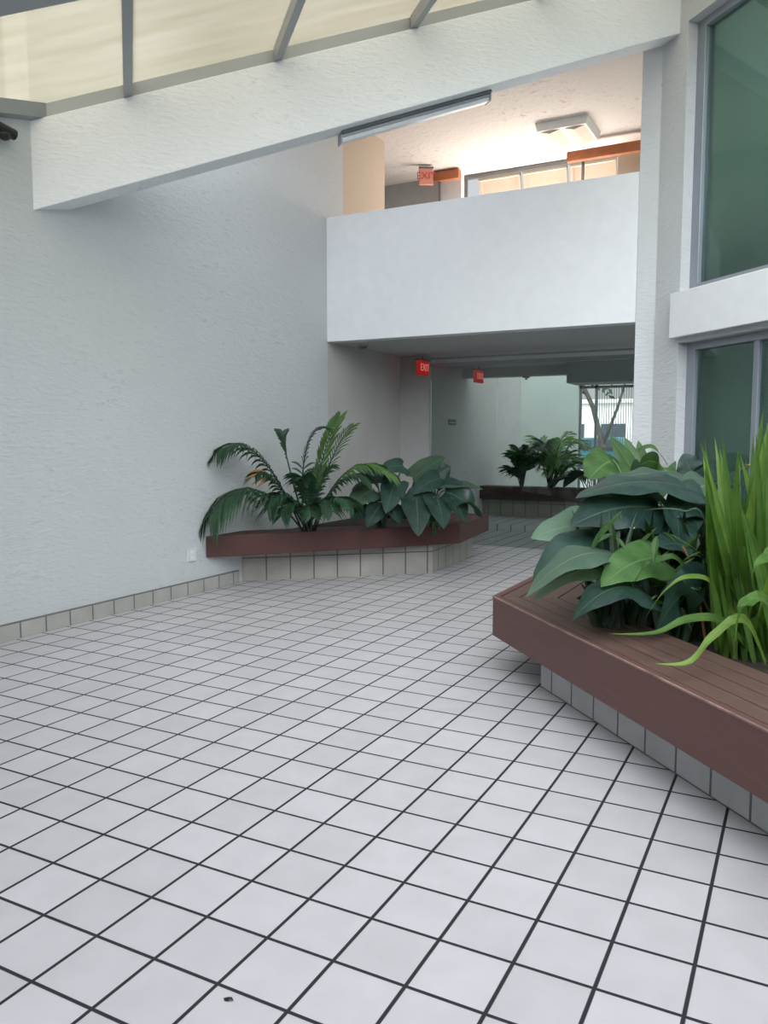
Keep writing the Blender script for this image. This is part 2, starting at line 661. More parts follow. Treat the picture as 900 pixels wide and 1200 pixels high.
fl = MB()
fl.ext([(WX - 0.2, -5, -0.1), (6.5, -5, -0.1), (6.5, 12.02, -0.1), (WX - 0.2, 12.02, -0.1)], (0, 0, 0.1))
struct(fl.build('floor', 'floor'), 'white square floor tiles with dark grout lines', 'floor')
st = MB()
st.box(WX, 1.5, 12.02, 20.0, -0.1, 0.10)
struct(st.build('floor_back', 'floor'), 'raised tiled landing one step up at the far end', 'floor')

# left wall, front part: top follows the skylight until the beam
yb = BT * Q2 + WX
w = MB()
prof = [(-5, 0), (8.21, 0), (8.21, 2.7), (8.59, 2.7), (8.59, UZ + 0.3), (yb, UZ + 0.3), (yb, beam_top((WX + yb) / Q2))]
y2 = 2.1
prof += [(y2, beam_top((WX + y2) / Q2)), (-5, beam_top((WX + y2) / Q2))]
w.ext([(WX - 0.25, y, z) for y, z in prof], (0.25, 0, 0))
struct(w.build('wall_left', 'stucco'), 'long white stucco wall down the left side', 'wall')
M['taupe'] = simple('shade_darkened_taupe', (0.50, 0.495, 0.475), 0.85, var=0.06, nscale=2, bump=0.2)  # taupe tone, darkened to carry the shade under the balcony
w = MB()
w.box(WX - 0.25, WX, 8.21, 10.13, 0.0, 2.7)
struct(w.build('wall_under_balcony', 'taupe'), 'stretch of side wall under the balcony, shade put into its taupe colour', 'wall')
w = MB()
w.box(WX - 0.25, WX, 10.13, 15.5, 0.0, 3.6)
struct(w.build('wall_corridor', 'grey_wall'), 'grey side wall of the passage beyond the balcony', 'wall')
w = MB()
w.box(WX, -4.6, 10.13, 10.33, 0, CZ)  # grey instead of white plaster puts the passage shade into the colour
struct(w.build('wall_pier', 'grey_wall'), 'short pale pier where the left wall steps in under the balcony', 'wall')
w = MB()
w.box(WX - 0.25, 6.5, -3.4, -3.15, 0, 4.4)
struct(w.build('wall_back', 'stucco'), 'white stucco wall behind the viewer', 'wall')
w = MB()
w.box(WX - 0.25, -2.2, -3.4, 1.9, 3.2, 3.4)  # unseen slab, added to keep sky light off the low left wall
struct(w.build('shade_slab', 'plaster'), 'unseen flat slab added to shade the lower left wall', 'ceiling')
b = MB()
b.box(WX, WX + 0.02, -5, 6.45, 0, 0.128)
M['base_tile'] = face_tile('wall_base_tile', (0, 1, 0), TILE, 0.055, (0.5, 0.123), (0.42, 0.41, 0.38), (0.14, 0.14, 0.13))
struct(b.build('baseboard_left', 'base_tile', bevel=0.003), 'grey tile skirting along the foot of the left wall', 'skirting')

# balcony: parapet + slab
b = MB()
b.box(WX, -1.522, YB, YB + 0.18, CZ, 4.0)
struct(b.build('wall_balcony', 'plaster', bevel=0.004), 'white balcony parapet spanning the far end of the atrium', 'balcony')
b = MB()
b.box(WX, 1.5, YB + 0.18, 12.62, CZ, CZ + 0.3)
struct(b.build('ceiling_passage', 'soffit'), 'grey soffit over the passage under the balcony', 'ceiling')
b = MB()
b.box(WX, -3.2, 12.40, 12.62, 2.43, CZ)
b.box(-3.2, 1.5, 12.0, 12.62, 2.27, CZ)
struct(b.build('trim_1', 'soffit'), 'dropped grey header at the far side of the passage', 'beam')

# column left return (faces the camera) and the window wall, made as prisms around the openings
wall = MB()
wall.ext([(-1.52, YB, 0), (-1.52, YB + 0.45, 0), (-0.9, YB + 0.45, 0), (-0.9, YB - 0.1, 0), (-1.352, YB, 0)], (0, 0, 5.8))
c2 = ST(WS, 6.385)
J0 = 6.385           # far jamb of both windows
J1 = 2.6             # near jamb (outside the picture)
for (a0, a1, z0, z1) in ((6.77, J0, 0, 6.2), (J0, J1, 5.16, 6.2), (J0, J1, 2.33, 2.80), (J0, J1, 0, 0.75), (J1, -3.5, 0, 6.2)):
    wall.stbox(WS, WS + 0.28, a0, a1, z0, z1)
struct(wall.build('wall_right', 'stucco'), 'white stucco window wall and corner column on the right', 'wall')
f = MB()
f.stbox(WS - 0.085, WS, 6.41, -3.5, 2.37, 2.775)
struct(f.build('trim_2', 'plaster', bevel=0.006), 'white projecting band between the upper and lower windows', 'trim')

for n, (z0, z1) in enumerate(((2.80, 5.16), (0.75, 2.33))):
    t0, t1 = J0, J1
    root = empty('window_%d' % (n + 1), ST(WS + 0.12, (t0 + t1) / 2, z0),
                 ('tall green-glazed upper window above the white band' if n == 0 else 'green-glazed lower window behind the tall strap leaves'), 'window', kind='structure')
    fr = MB()
    fs0, fs1 = WS + 0.10, WS + 0.19
    fw = 0.11
    fr.stbox(fs0, fs1, t0, t0 - fw, z0, z1)
    fr.stbox(fs0, fs1, t1, t1 + fw, z0, z1)
    fr.stbox(fs0, fs1, t0 - fw, t1 + fw, z1 - 0.07, z1)
    fr.stbox(fs0, fs1, t0 - fw, t1 + fw, z0, z0 + 0.055)
    for tm in (5.52 if n else 5.36, 3.9):
        fr.stbox(fs0 + 0.01, fs1 - 0.01, tm + 0.03, tm - 0.03, z0 + 0.05, z1 - 0.06)
    fr.build('window_frame', 'window_metal', root, bevel=0.004)
    g = MB()
    g.stbox(WS + 0.14, WS + 0.148, t0 - fw + 0.01, t1 + fw - 0.01, z0 + 0.045, z1 - 0.06)
    g.build('window_pane', 'window_glass', root)
# rooms behind the windows
M['room'] = simple('teal_grey_room_paint', (0.40, 0.50, 0.46), 0.8, var=0.08, nscale=1.0)
m_, nt_, out_ = mat('pale_green_curtain')
d1 = N(nt_, 'BsdfDiffuse', Color=(0.50, 0.60, 0.55, 1))
d2 = N(nt_, 'BsdfTranslucent', Color=(0.55, 0.66, 0.60, 1))
nz = N(nt_, 'TexNoise', Scale=2.0)
xx_ = N(nt_, 'MixShader')
mm_ = N(nt_, 'MapRange')
mm_.inputs['To Min'].default_value = 0.45
mm_.inputs['To Max'].default_value = 0.65
L(nt_, coords(nt_), 'Vector', nz, 'Vector')
L(nt_, nz, 'Fac', mm_, 'Value')
L(nt_, mm_, 'Result', xx_, 'Fac')
L(nt_, d1, 'BSDF', xx_, 1)
L(nt_, d2, 'BSDF', xx_, 2)
L(nt_, xx_, 'Shader', out_, 'Surface')
M['blind'] = m_
rm = MB()
rm.stbox(WS + 2.2, WS + 2.4, 6.9, -3.5, 0, 6.2)
rm.stbox(WS + 0.28, WS + 2.2, 6.72, 6.9, 0, 6.2)
rm.stbox(WS + 0.28, WS + 2.2, -3.5, -3.3, 0, 6.2)
rm.stbox(WS + 0.28, WS + 2.2, 6.72, -3.3, 2.45, 2.7)
rm.stbox(WS + 0.28, WS + 2.2, 6.72, -3.3, 6.0, 6.2)
struct(rm.build('wall_office', 'room'), 'dim green-grey room seen through the right-hand windows', 'wall')
for z0, z1, t0, t1, lab in ((2.72, 5.9, 6.70, 2.2, 'pale green curtain hanging behind the upper window glass'), (0.05, 2.43, 6.70, 2.2, 'pale green curtain hanging behind the lower window glass')):
    rm = MB()
    n = 160
    pts = [(WS + 0.42 + 0.006 * math.sin(i * 0.55), t0 + (t1 - t0) * i / n) for i in range(n + 1)]
    rm.add([ST(s, t, z0) for s, t in pts] + [ST(s, t, z1) for s, t in pts] + [ST(s + .01, t, z1) for s, t in pts] + [ST(s + .01, t, z0) for s, t in pts],
           [[k * (n + 1) + i, k * (n + 1) + i + 1, ((k + 1) % 4) * (n + 1) + i + 1, ((k + 1) % 4) * (n + 1) + i] for k in range(4) for i in range(n)])
    tag(rm.build('curtain', 'blind', smooth=True), lab, 'curtain')

# the sloping beam
b = MB()
sl, sr = -0.75, WS + 0.1
b.ext([ST(sl, BT, beam_bot(sl)), ST(sr, BT, beam_bot(sr)), ST(sr, BT, beam_top(sr)), ST(sl, BT, beam_top(sl))], T_DIR * 0.25)
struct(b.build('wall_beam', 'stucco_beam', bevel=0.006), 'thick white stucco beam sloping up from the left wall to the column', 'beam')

# metal strip fixture under the beam
fx = empty('strip_light', ST(2.4, 6.72, beam_bot(2.4) - 0.04), 'long grey metal strip fixture fixed under the sloping white beam', 'light')
s0, s1 = 1.72, 3.05
for nm, dt, w_, dz, h_, m_ in (('housing', 0.20, 0.10, -0.022, 0.05, 'metal'), ('cover', 0.20, 0.075, -0.062, 0.035, 'white_plastic'), ('rail', 0.135, 0.03, -0.012, 0.025, 'dark_metal')):
    x = MB()
    x.bar(ST(s0, BT + dt, beam_bot(s0) + dz), ST(s1, BT + dt, beam_bot(s1) + dz), w_, h_)
    x.build(nm, m_, fx, bevel=0.004)
for s in (s0, s1):
    x = MB()
    x.bar(ST(s - 0.006, BT + 0.20, beam_bot(s) - 0.04), ST(s + 0.006, BT + 0.20, beam_bot(s) - 0.04), 0.11, 0.09)
    x.build('end_cap', 'metal', fx)

# skylight: eave beam, kerb rail, bars, sheets
TE = 4.97            # inner face of eave beam
sky = empty('skylight', ST(2, 5.5, beam_top(2)), 'cream plastic skylight in grey metal bars above the sloping beam', 'skylight', kind='structure')


def slope_box(mb, s0, s1, t0, t1, dz0, dz1):
    zz = lambda s, d: beam_top(s) + d
    return mb.ext([ST(s0, t0, zz(s0, dz0)), ST(s1, t0, zz(s1, dz0)), ST(s1, t0, zz(s1, dz1)), ST(s0, t0, zz(s0, dz1))], T_DIR * (t1 - t0))


k = MB()
slope_box(k, sl, WS, 6.52, 6.64, 0.0, 0.10)
k.build('kerb_rail', 'metal', sky, bevel=0.003)
k = MB()
slope_box(k, -2.0, WS, TE - 0.45, TE, -0.02, 0.22)
k.build('eave_beam', 'metal', sky)
k = MB()
sa = WX * Q2
k.ext([ST(t + sa + d, t, beam_top(t + sa + d) + e) for t, d, e in ((6.6, 0.0, 0.0), (6.6, 0.09, 0.0), (6.6, 0.09, 0.1), (6.6, 0.0, 0.1))],
      ST(TE + sa, TE, beam_top(TE + sa)) - ST(6.6 + sa, 6.6, beam_top(6.6 + sa)))
k.build('wall_rail', 'metal', sky)
for s in (0.05, 1.175, 2.30, 3.425, 4.55):
    k = MB()
    slope_box(k, s - 0.032, s + 0.032, TE - 0.02, 6.515, 0.0, 0.13)
    k.build('bar', 'metal', sky, bevel=0.003)
    k2 = MB()
edges = [-9.0, 0.05, 1.175, 2.30, 3.425, 4.55, WS]
for a, c in zip(edges[:-1], edges[1:]):
    k = MB()
    pts = [(a, TE), (c, TE), (c, 6.56), (a, 6.56)]
    slim = lambda s, t: max(s, t + sa)
    pts = [(slim(s, t) + (0 if i in (1, 2) else 0), t) for i, (s, t) in enumerate(pts)]
    if pts[1][0] - pts[0][0] < 0.05:
        continue
    k.ext([ST(s, t, beam_top(s) + 0.105) for s, t in pts], (0, 0, 0.006))
    k.build('sheet', 'sheet', sky)

# upper gallery
c = MB()
cb = lambda s: ST(s, BT + 0.25, UZ)
pA = ST(WX * Q2 + BT + 0.25, BT + 0.25, UZ)
pB = ST(WS, BT + 0.25, UZ)
c.ext([pA, pB, (-0.9, YB + .2, UZ), (-0.9, 11.46, UZ), (-7.5, 11.46, UZ), (-7.5, 8.6, UZ), (WX, 8.6, UZ)], (0, 0, 0.25))
struct(c.build('ceiling', 'stucco_ceiling'), 'rough peach-tinted ceiling of the upper gallery', 'ceiling')
w = MB()
w.box(WX - 0.25, WX, 8.592, 9.66, 2.72, UZ)
struct(w.build('wall_gallery', 'beige'), 'beige stucco end of the gallery side wall', 'wall')
w = MB()
w.box(-7.5, -4.95, 11.30, 11.46, 2.88, UZ)
w.box(-7.7, -7.5, 8.6, 11.46, 2.88, UZ)
w.box(-7.5, WX, 8.6, 11.46, 2.70, 2.88)
struct(w.build('wall_recess', 'grey_wall'), 'grey wall of the dim recess on the upper gallery', 'wall')
w = MB()
w.box(-4.952, -4.62, 11.28, 11.46, 2.88, UZ)
struct(w.build('wall_gallery_pier', 'plaster'), 'white pier on the gallery left of the cream shutters', 'wall')
w = MB()
w.box(-2.36, -0.9, 11.2, 11.46, 2.88, UZ)
struct(w.build('wall_gallery_end', 'beige'), 'beige wall end on the gallery right of the cream shutters', 'wall')

# shutters of the gallery opening
gs = empty('shutter_band', (-3.45, 11.5, 4.6), 'row of cream top-hung shutters in a dark frame on the gallery', 'shutter')
x = MB()
x.bar((-4.62, 11.42, UZ - 0.035), (-2.36, 11.42, UZ - 0.035), 0.06, 0.05)
x.bar((-4.60, 11.42, UZ - 0.06), (-4.60, 11.42, 4.2), 0.04, 0.04)
x.bar((-4.62, 11.42, 4.2), (-2.36, 11.42, 4.2), 0.06, 0.05)
x.build('frame', 'dark_metal', gs)
for i in range(3):
    x0 = -4.42 + i * 0.675
    p = MB()
    p.ext([(x0, 11.47, 5.24), (x0 + 0.63, 11.47, 5.24), (x0 + 0.63, 11.70, 4.45), (x0, 11.70, 4.45)], (0, 0.02, 0.02))
    pp = p.build('panel', 'cream_panel', gs, bevel=0.004)
    q = MB()
    for a, d in (((x0, 11.46, 5.22), (x0 + 0.63, 11.46, 5.22)), ((x0 + 0.02, 11.46, 5.24), (x0 + 0.02, 11.69, 4.45)), ((x0 + 0.61, 11.46, 5.24), (x0 + 0.61, 11.69, 4.45))):
        q.bar(a, d, 0.04, 0.04)
    q.build('panel_frame', 'dark_metal' if i == 9 else 'cream_panel', pp)

# orange wood beams, posts
def wood_beam(x0, x1, y, z0, z1, label):
    x = MB()
    x.box(x0, x1, y, y + 0.09, z0, z1)
    return tag(x.build('wood_beam', 'rusty_wood', bevel=0.004), label, 'beam', 'orange wood beams on the gallery')


wood_beam(-2.94, -1.2, 10.8, 5.065, 5.19, 'longer orange wood beam beside the gallery ceiling light')
wood_beam(-4.95, -4.55, 11.0, 5.155, 5.28, 'short orange wood beam by the pink sign on the gallery')
for x_, y_, lab in ((-2.76, 10.95, 'thin dark post under the longer orange wood beam'), (-4.86, 11.06, 'thin dark post under the short orange wood beam')):
    x = MB()
    x.tube([(x_, y_ , 2.89), (x_, y_, 5.16)], 0.02, n=10)
    x.bar((x_, y_, 2.88), (x_, y_, 2.90), 0.1, 0.1)
    tag(x.build('metal_post', 'dark_metal'), lab, 'post', 'thin posts on the gallery')

# gallery ceiling light
gl = empty('ceiling_light', (-2.78, 10.25, UZ), 'boxy white ceiling light on the rough gallery ceiling', 'light')
x = MB()
x0, x1, y0, y1 = -3.12, -2.46, 9.97, 10.62
x.ext([(x0, y0, UZ), (x1, y0, UZ), (x1 - .03, y0, UZ - .1), (x0 + .03, y0, UZ - .1)], (0, y1 - y0, 0))
x.build('housing', 'white_plastic', gl, bevel=0.005)
x = MB()
for a, d in ((x0 + 0.05, (x0 + x1) / 2 - 0.02), ((x0 + x1) / 2 + 0.02, x1 - 0.05)):
    x.ext([(a, y0 + 0.04, UZ - .099), (d, y0 + 0.04, UZ - .099), ((a + d) / 2, y0 + 0.04, UZ - .135)], (0, y1 - y0 - 0.08, 0))
x.build('lens', 'cream_panel', gl)


# exit signs
def exit_sign(p, label, face, letter, n=Vector((1, 0, 0)), w=0.30, h=0.19, hang=0.06):
    root = empty('exit_sign', p + Vector((0, 0, h + hang)), label, 'sign', 'exit signs')
    side = UP.cross(n)
    x = MB()
    x.ext([p - side * w / 2 - n * 0.03, p + side * w / 2 - n * 0.03, p + side * w / 2 + n * 0.03, p - side * w / 2 + n * 0.03], (0, 0, h))
    x.build('housing', face, root, bevel=0.006)
    x = MB()
    x.ext([p - side * w * .52 - n * 0.035 + UP * h, p + side * w * .52 - n * 0.035 + UP * h, p + side * w * .52 + n * 0.035 + UP * h, p - side * w * .52 + n * 0.035 + UP * h], (0, 0, 0.02))
    if hang > 0.02:
        x.tube([p + UP * (h + 0.015), p + UP * (h + hang)], 0.012, n=8)
    x.build('bracket', 'dark_metal', root)
    cu = bpy.data.curves.new('lettering', 'FONT')
    cu.body = 'EXIT'
    cu.size = 0.135
    cu.align_x, cu.align_y = 'CENTER', 'CENTER'
    cu.extrude = 0.002
    cu.materials.append(M[letter])
    tmp = bpy.data.objects.new('lettering', cu)
    COL.objects.link(tmp)
    me = bpy.data.meshes.new_from_object(tmp.evaluated_get(bpy.context.evaluated_depsgraph_get()))
    bpy.data.objects.remove(tmp)
    t = bpy.data.objects.new('lettering', me)
    COL.objects.link(t)
    t.parent = root
    rot = Matrix((side, UP, n)).transposed().to_4x4()
    t.matrix_local = Matrix.Translation(p + n * 0.033 + UP * h / 2 - (p + Vector((0, 0, h + hang)))) @ rot
    return root


exit_sign(Vector((-4.625, 9.98, 2.30)), 'lit red exit sign in front of the pale pier', 'exit_red', 'exit_letter')
exit_sign(Vector((-4.56, 11.9, 2.31)), 'lit red exit sign beyond the glass partition', 'exit_red', 'exit_letter')
exit_sign(Vector((-4.93, 10.72, 5.03)), 'faded pink exit sign on the upper gallery', 'exit_pink', 'exit_dull', n=Vector((0.5, -0.87, 0)).normalized(), w=0.2, h=0.22, hang=0.03)

# glass partition under the balcony
gp = empty('glass_partition', (-3.2, 10.2, 0), 'frameless glass partition with a thin top rail under the balcony', 'partition')
x = MB()
x.box(-4.6, -1.3, 10.17, 10.23, 2.42, 2.47)
x.box(-4.6, -1.3, 10.18, 10.22, 2.52, 2.545)
x.build('top_rail', 'metal', gp)
for a, d in ((-4.595, -3.6415), (-3.6385, -1.3)):
    x = MB()
    x.box(a, d, 10.195, 10.205, 0.01, 2.43)
    x.build('pane', 'door_glass', gp)
x = MB()
x.box(WX, WX + 0.012, 11.85, 12.15, 1.66, 1.75)
ns = empty('name_plate', (WX, 12.0, 1.7), 'small black name plate on the passage wall behind glass', 'sign')
x.build('plate', 'black', ns, bevel=0.003)
x = MB()
for i in range(3):
    x.box(WX + 0.012, WX + 0.014, 11.88 + i * 0.085, 11.945 + i * 0.085, 1.69, 1.705)
x.build('lettering', 'grey_wall', ns)

# smoke detector under the balcony
sd = empty('smoke_detector', (-4.79, 8.62, CZ), 'round smoke detector on the soffit under the balcony', 'smoke detector')
x = MB()
x.tube([(-4.79, 8.62, CZ), (-4.79, 8.62, CZ - 0.02)], 0.075, 0.075, 20)
x.build('base', 'grey_wall', sd)
x = MB()
x.tube([(-4.79, 8.62, CZ - 0.02), (-4.79, 8.62, CZ - 0.05)], 0.06, 0.04, 20)
x.build('cover', 'dark_metal', sd)
sp = empty('sprinkler', (-3.98, 12.5, 2.43), 'small dark ceiling fitting under the far header', 'sprinkler')
x = MB()
x.tube([(-3.98, 12.5, 2.43), (-3.98, 12.5, 2.405)], 0.07, 0.05, 14)
x.build('flange', 'dark_metal', sp)
x = MB()
x.tube([(-3.98, 12.5, 2.405), (-3.98, 12.5, 2.375)], 0.02, 0.02, 10)
x.build('head', 'metal', sp)

# outlet cover on left wall, camera near beam
oc = empty('outlet_cover', (WX, 5.76, 0.37), 'white outlet cover plate low on the left wall', 'outlet')
x = MB()
x.box(WX, WX + 0.012, 5.70, 5.82, 0.31, 0.43)
M['outlet'] = simple('painted_outlet_plate', (0.66, 0.68, 0.69), 0.5, var=0.03)
x.build('plate', 'outlet', oc, bevel=0.004)
x = MB()
for z in (0.345, 0.395):
    x.box(WX + 0.012, WX + 0.015, 5.735, 5.785, z - 0.015, z + 0.015)
x.build('socket', 'plaster', oc, bevel=0.002)
sc_ = empty('security_camera', (WX, 3.86, 3.58), 'small black security camera on the left wall below the skylight', 'camera')
x = MB()
x.tube([(WX, 3.86, 3.575), (WX + 0.05, 3.87, 3.575)], 0.03, 0.02, 12)
x.build('mount', 'black', sc_)
x = MB()
x.tube([(WX + 0.06, 3.80, 3.575), (WX + 0.07, 3.965, 3.555)], 0.042, 0.036, 14)
x.build('body', 'black', sc_, bevel=0.004)
x = MB()
x.ball((WX + 0.065, 3.88, 3.53), 0.04, 0.05, 0.035)
x.build('lens_dome', 'black', sc_, smooth=True)

# speck of debris on the floor
p = at(267, 1172, 1.0)
d_ = (p - Vector((0, 0, H)))
p = Vector((0, 0, H)) + d_ * (H / -d_.z)
x = MB()
x.add([p + Vector(v) for v in ((-.014, 0, .001), (-.004, .006, .004), (.004, .012, .002), (.006, .002, .006), (.016, .004, .001), (.005, -.006, .003), (-.004, -.008, .001))],
      [[0, 1, 3], [1, 2, 3], [2, 4, 3], [3, 4, 5], [0, 3, 5], [0, 5, 6]])
o = tag(x.build('dry_leaf_scrap', 'black', org=p), 'tiny dark scrap of leaf lying on a white floor tile', 'leaf scrap')


# ------------------------------------------------------------------ planters
def inset(poly, dists):
    """shift every edge i of a CCW polygon inward by dists[i]"""
    n = len(poly)
    lines = []
    for i in range(n):
        a, b_ = Vector(poly[i][:2]), Vector(poly[(i + 1) % n][:2])
        d = (b_ - a).normalized()
        nrm = Vector((-d.y, d.x))
        lines.append((a + nrm * dists[i], d))
    out = []
    for i in range(n):
        (p1, d1), (p2, d2) = lines[i - 1], lines[i]
        den = d1.x * d2.y - d1.y * d2.x
        u = ((p2.x - p1.x) * d2.y - (p2.y - p1.y) * d2.x) / den
        out.append(p1 + d1 * u)
    return out


def planter(name, label, poly, base_poly, sides, over, zb0, zt0, zt1, bench_w, nboards, tiles, soil_z, wood, worn=False):
    """poly: CCW outer edge of the bench; sides: which edges carry a bench"""
    n = len(poly)
    cx = sum(p[0] for p in poly) / n
    cy = sum(p[1] for p in poly) / n
    root = empty(name, (cx, cy, 0), label, 'planter', 'built-in planters')
    ov = [over if i in sides else 0.0 for i in range(n)]
    base = [Vector(p[:2]) for p in base_poly] if base_poly else inset(poly, ov)
    for i in sides:
        a, b_ = base[i], base[(i + 1) % n]
        d = (b_ - a).normalized()
        nr = Vector((-d.y, d.x))
        x = MB()
        ins = inset([tuple(p) for p in base], [0.10 if j in sides else 0.0 for j in range(n)])
        x.ext([(a.x, a.y, zb0), (b_.x, b_.y, zb0), (ins[(i + 1) % n].x, ins[(i + 1) % n].y, zb0), (ins[i].x, ins[i].y, zb0)], (0, 0, zt0 - zb0))
        x.build('tiled_base', tiles[i], root)
    # fascia and boards
    fd = 0.045
    o0 = poly
    o1 = inset(poly, [fd if j in sides else 0.0 for j in range(n)])
    for i in sides:
        x = MB()
        j = (i + 1) % n
        x.ext([(o0[i][0], o0[i][1], zt0), (o0[j][0], o0[j][1], zt0), (o1[j].x, o1[j].y, zt0), (o1[i].x, o1[i].y, zt0)], (0, 0, zt1 - zt0))
        x.build('fascia_board', wood[i][0], root, bevel=0.006)
        if worn:
            x = MB()
            o2 = inset(poly, [0.007 if m_ in sides else 0.0 for m_ in range(n)])
            o3 = inset(poly, [-0.0015 if m_ in sides else 0.0 for m_ in range(n)])
            x.ext([(o3[i].x, o3[i].y, zt1 - 0.006), (o3[j].x, o3[j].y, zt1 - 0.006), (o2[j].x, o2[j].y, zt1 - 0.006), (o2[i].x, o2[i].y, zt1 - 0.006)], (0, 0, 0.0075))
            x.build('worn_edge', 'worn_wood', root)['label'] = 'bare wood showing along the worn top edge'
        y = MB()
        bw = (bench_w - fd) / nboards
        for k_ in range(nboards):
            q0 = inset(poly, [fd + 0.007 + k_ * bw if m_ in sides else 0.0 for m_ in range(n)])
            q1 = inset(poly, [fd + (k_ + 1) * bw if m_ in sides else 0.0 for m_ in range(n)])
            y.ext([(q0[i].x, q0[i].y, zt1 - 0.04), (q0[j].x, q0[j].y, zt1 - 0.04), (q1[j].x, q1[j].y, zt1 - 0.04), (q1[i].x, q1[i].y, zt1 - 0.04)], (0, 0, 0.038))
        y.build('seat_boards', wood[i][1], root, bevel=0.004)
    sp_ = inset(poly, [over + 0.13 if m_ in sides else 0.0 for m_ in range(n)])
    # earth with a lumpy top
    x = MB()
    x.ext([(p_.x, p_.y, zt0) for p_ in sp_], (0, 0, soil_z - zt0))
    x.build('soil', 'soil', root)
    return root


def wood_for(a, b_, tone):
    d = (Vector(b_[:2]) - Vector(a[:2])).normalized()
    return (painted_wood('brown_fascia_paint', tone[0], tone[1], (d.x, d.y, 0), 0.25),
            painted_wood('brown_bench_paint', tone[2] if len(tone) > 2 else tone[0], tone[1], (d.x, d.y, 0)))


def tiles_for(a, b_, pitch, off, zj, col, grout):
    d = (Vector(b_[:2]) - Vector(a[:2])).normalized()
    return face_tile('planter_tile', (d.x, d.y, 0), pitch, off, zj, col, grout)


def xy(v):
    return (v.x, v.y)


# right planter, its front turned a couple of degrees off the window wall
tR = lambda t: 2.095 + 0.045 * (t - 4.45)
cR = ST(tR(4.45), 4.45)
endR = ST(tR(-0.6), -0.6)
b0 = ST(2.262, 4.13)
bE = ST(2.118, -0.6)
backs = [xy(ST(WS - 0.02, -0.6)), xy(ST(WS - 0.02, 6.80))]
pR = [xy(cR), xy(endR)] + backs + [(cR.x + 0.02, 7.45)]
bR = [xy(b0), xy(bE)] + backs + [(b0.x + 0.02, 7.45)]
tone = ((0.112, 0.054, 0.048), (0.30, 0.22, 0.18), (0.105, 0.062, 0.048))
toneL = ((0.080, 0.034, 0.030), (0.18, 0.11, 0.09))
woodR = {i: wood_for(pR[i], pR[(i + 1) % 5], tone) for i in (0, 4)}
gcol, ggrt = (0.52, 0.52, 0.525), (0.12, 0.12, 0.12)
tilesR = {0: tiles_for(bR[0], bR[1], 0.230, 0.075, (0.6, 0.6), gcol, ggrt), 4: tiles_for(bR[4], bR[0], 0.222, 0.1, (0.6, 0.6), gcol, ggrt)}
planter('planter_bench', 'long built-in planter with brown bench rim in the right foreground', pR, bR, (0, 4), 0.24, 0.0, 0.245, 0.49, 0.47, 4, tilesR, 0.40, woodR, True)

# left planter against the wall
cL = ST(3.36, 7.99)
aL = ST(7.77 + sa + 0.012, 7.77)
pL = [xy(aL), xy(cL), (-3.42, 9.33), (WX + 0.005, 9.33)]
bL = [(WX + 0.005, 6.52), (-3.52, 7.87), (-3.60, 9.25), (WX + 0.005, 9.25)]
woodL = {i: wood_for(pL[i], pL[(i + 1) % 4], toneL) for i in (0, 1, 2)}
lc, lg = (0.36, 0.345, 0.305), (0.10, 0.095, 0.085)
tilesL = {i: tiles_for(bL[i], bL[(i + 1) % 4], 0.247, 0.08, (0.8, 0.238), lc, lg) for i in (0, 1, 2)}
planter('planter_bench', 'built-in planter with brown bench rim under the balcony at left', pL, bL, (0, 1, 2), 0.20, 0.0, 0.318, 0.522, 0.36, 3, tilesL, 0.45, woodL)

# far planter on the landing
pB_ = [(WX + 0.005, 13.25), (-1.9, 13.25), (-1.9, 15.2), (WX + 0.005, 15.2)]
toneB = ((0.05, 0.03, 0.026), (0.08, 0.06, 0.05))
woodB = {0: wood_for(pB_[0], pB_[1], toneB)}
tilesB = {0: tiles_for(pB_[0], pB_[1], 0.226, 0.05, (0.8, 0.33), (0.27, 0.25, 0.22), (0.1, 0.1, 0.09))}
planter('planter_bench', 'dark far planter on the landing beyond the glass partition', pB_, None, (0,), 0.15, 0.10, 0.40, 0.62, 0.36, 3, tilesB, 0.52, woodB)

# ------------------------------------------------------------------ far court and gate
w = MB()
w.box(WX, -3.90, 15.5, 15.7, 0, 3.6)
w.box(-2.85, 1.5, 15.5, 15.7, 0, 3.6)
w.box(-3.90, -2.85, 15.5, 15.7, 2.47, 3.6)
M['far_wall'] = simple('grey_green_wall_paint', (0.50, 0.55, 0.52), 0.8, var=0.06, nscale=1.5, bump=0.1)
struct(w.build('wall_far', 'far_wall'), 'pale end wall of the far court around the gate', 'wall')
gt = empty('security_gate', (-3.38, 15.6, 0.1), 'barred dark metal gate open to the bright street', 'gate')
x = MB()
for xx in (-3.88, -3.575, -2.87):
    x.bar((xx, 15.6, 0.1), (xx, 15.6, 2.47), 0.05, 0.05)
for z in (0.2, 1.25, 2.42):
    x.bar((-3.88, 15.6, z), (-2.87, 15.6, z), 0.05, 0.05)
x.build('gate_frame', 'dark_metal', gt)
x = MB()
for i in range(16):
    xx = -3.56 + i * 0.045
    x.tube([(xx, 15.6, 0.2), (xx, 15.6, 2.42)], 0.006, n=6)
x.build('bars', 'dark_metal', gt)
x = MB()
x.box(-3.57, -3.50, 15.56, 15.64, 1.05, 1.2)
x.build('lock_box', 'dark_metal', gt)

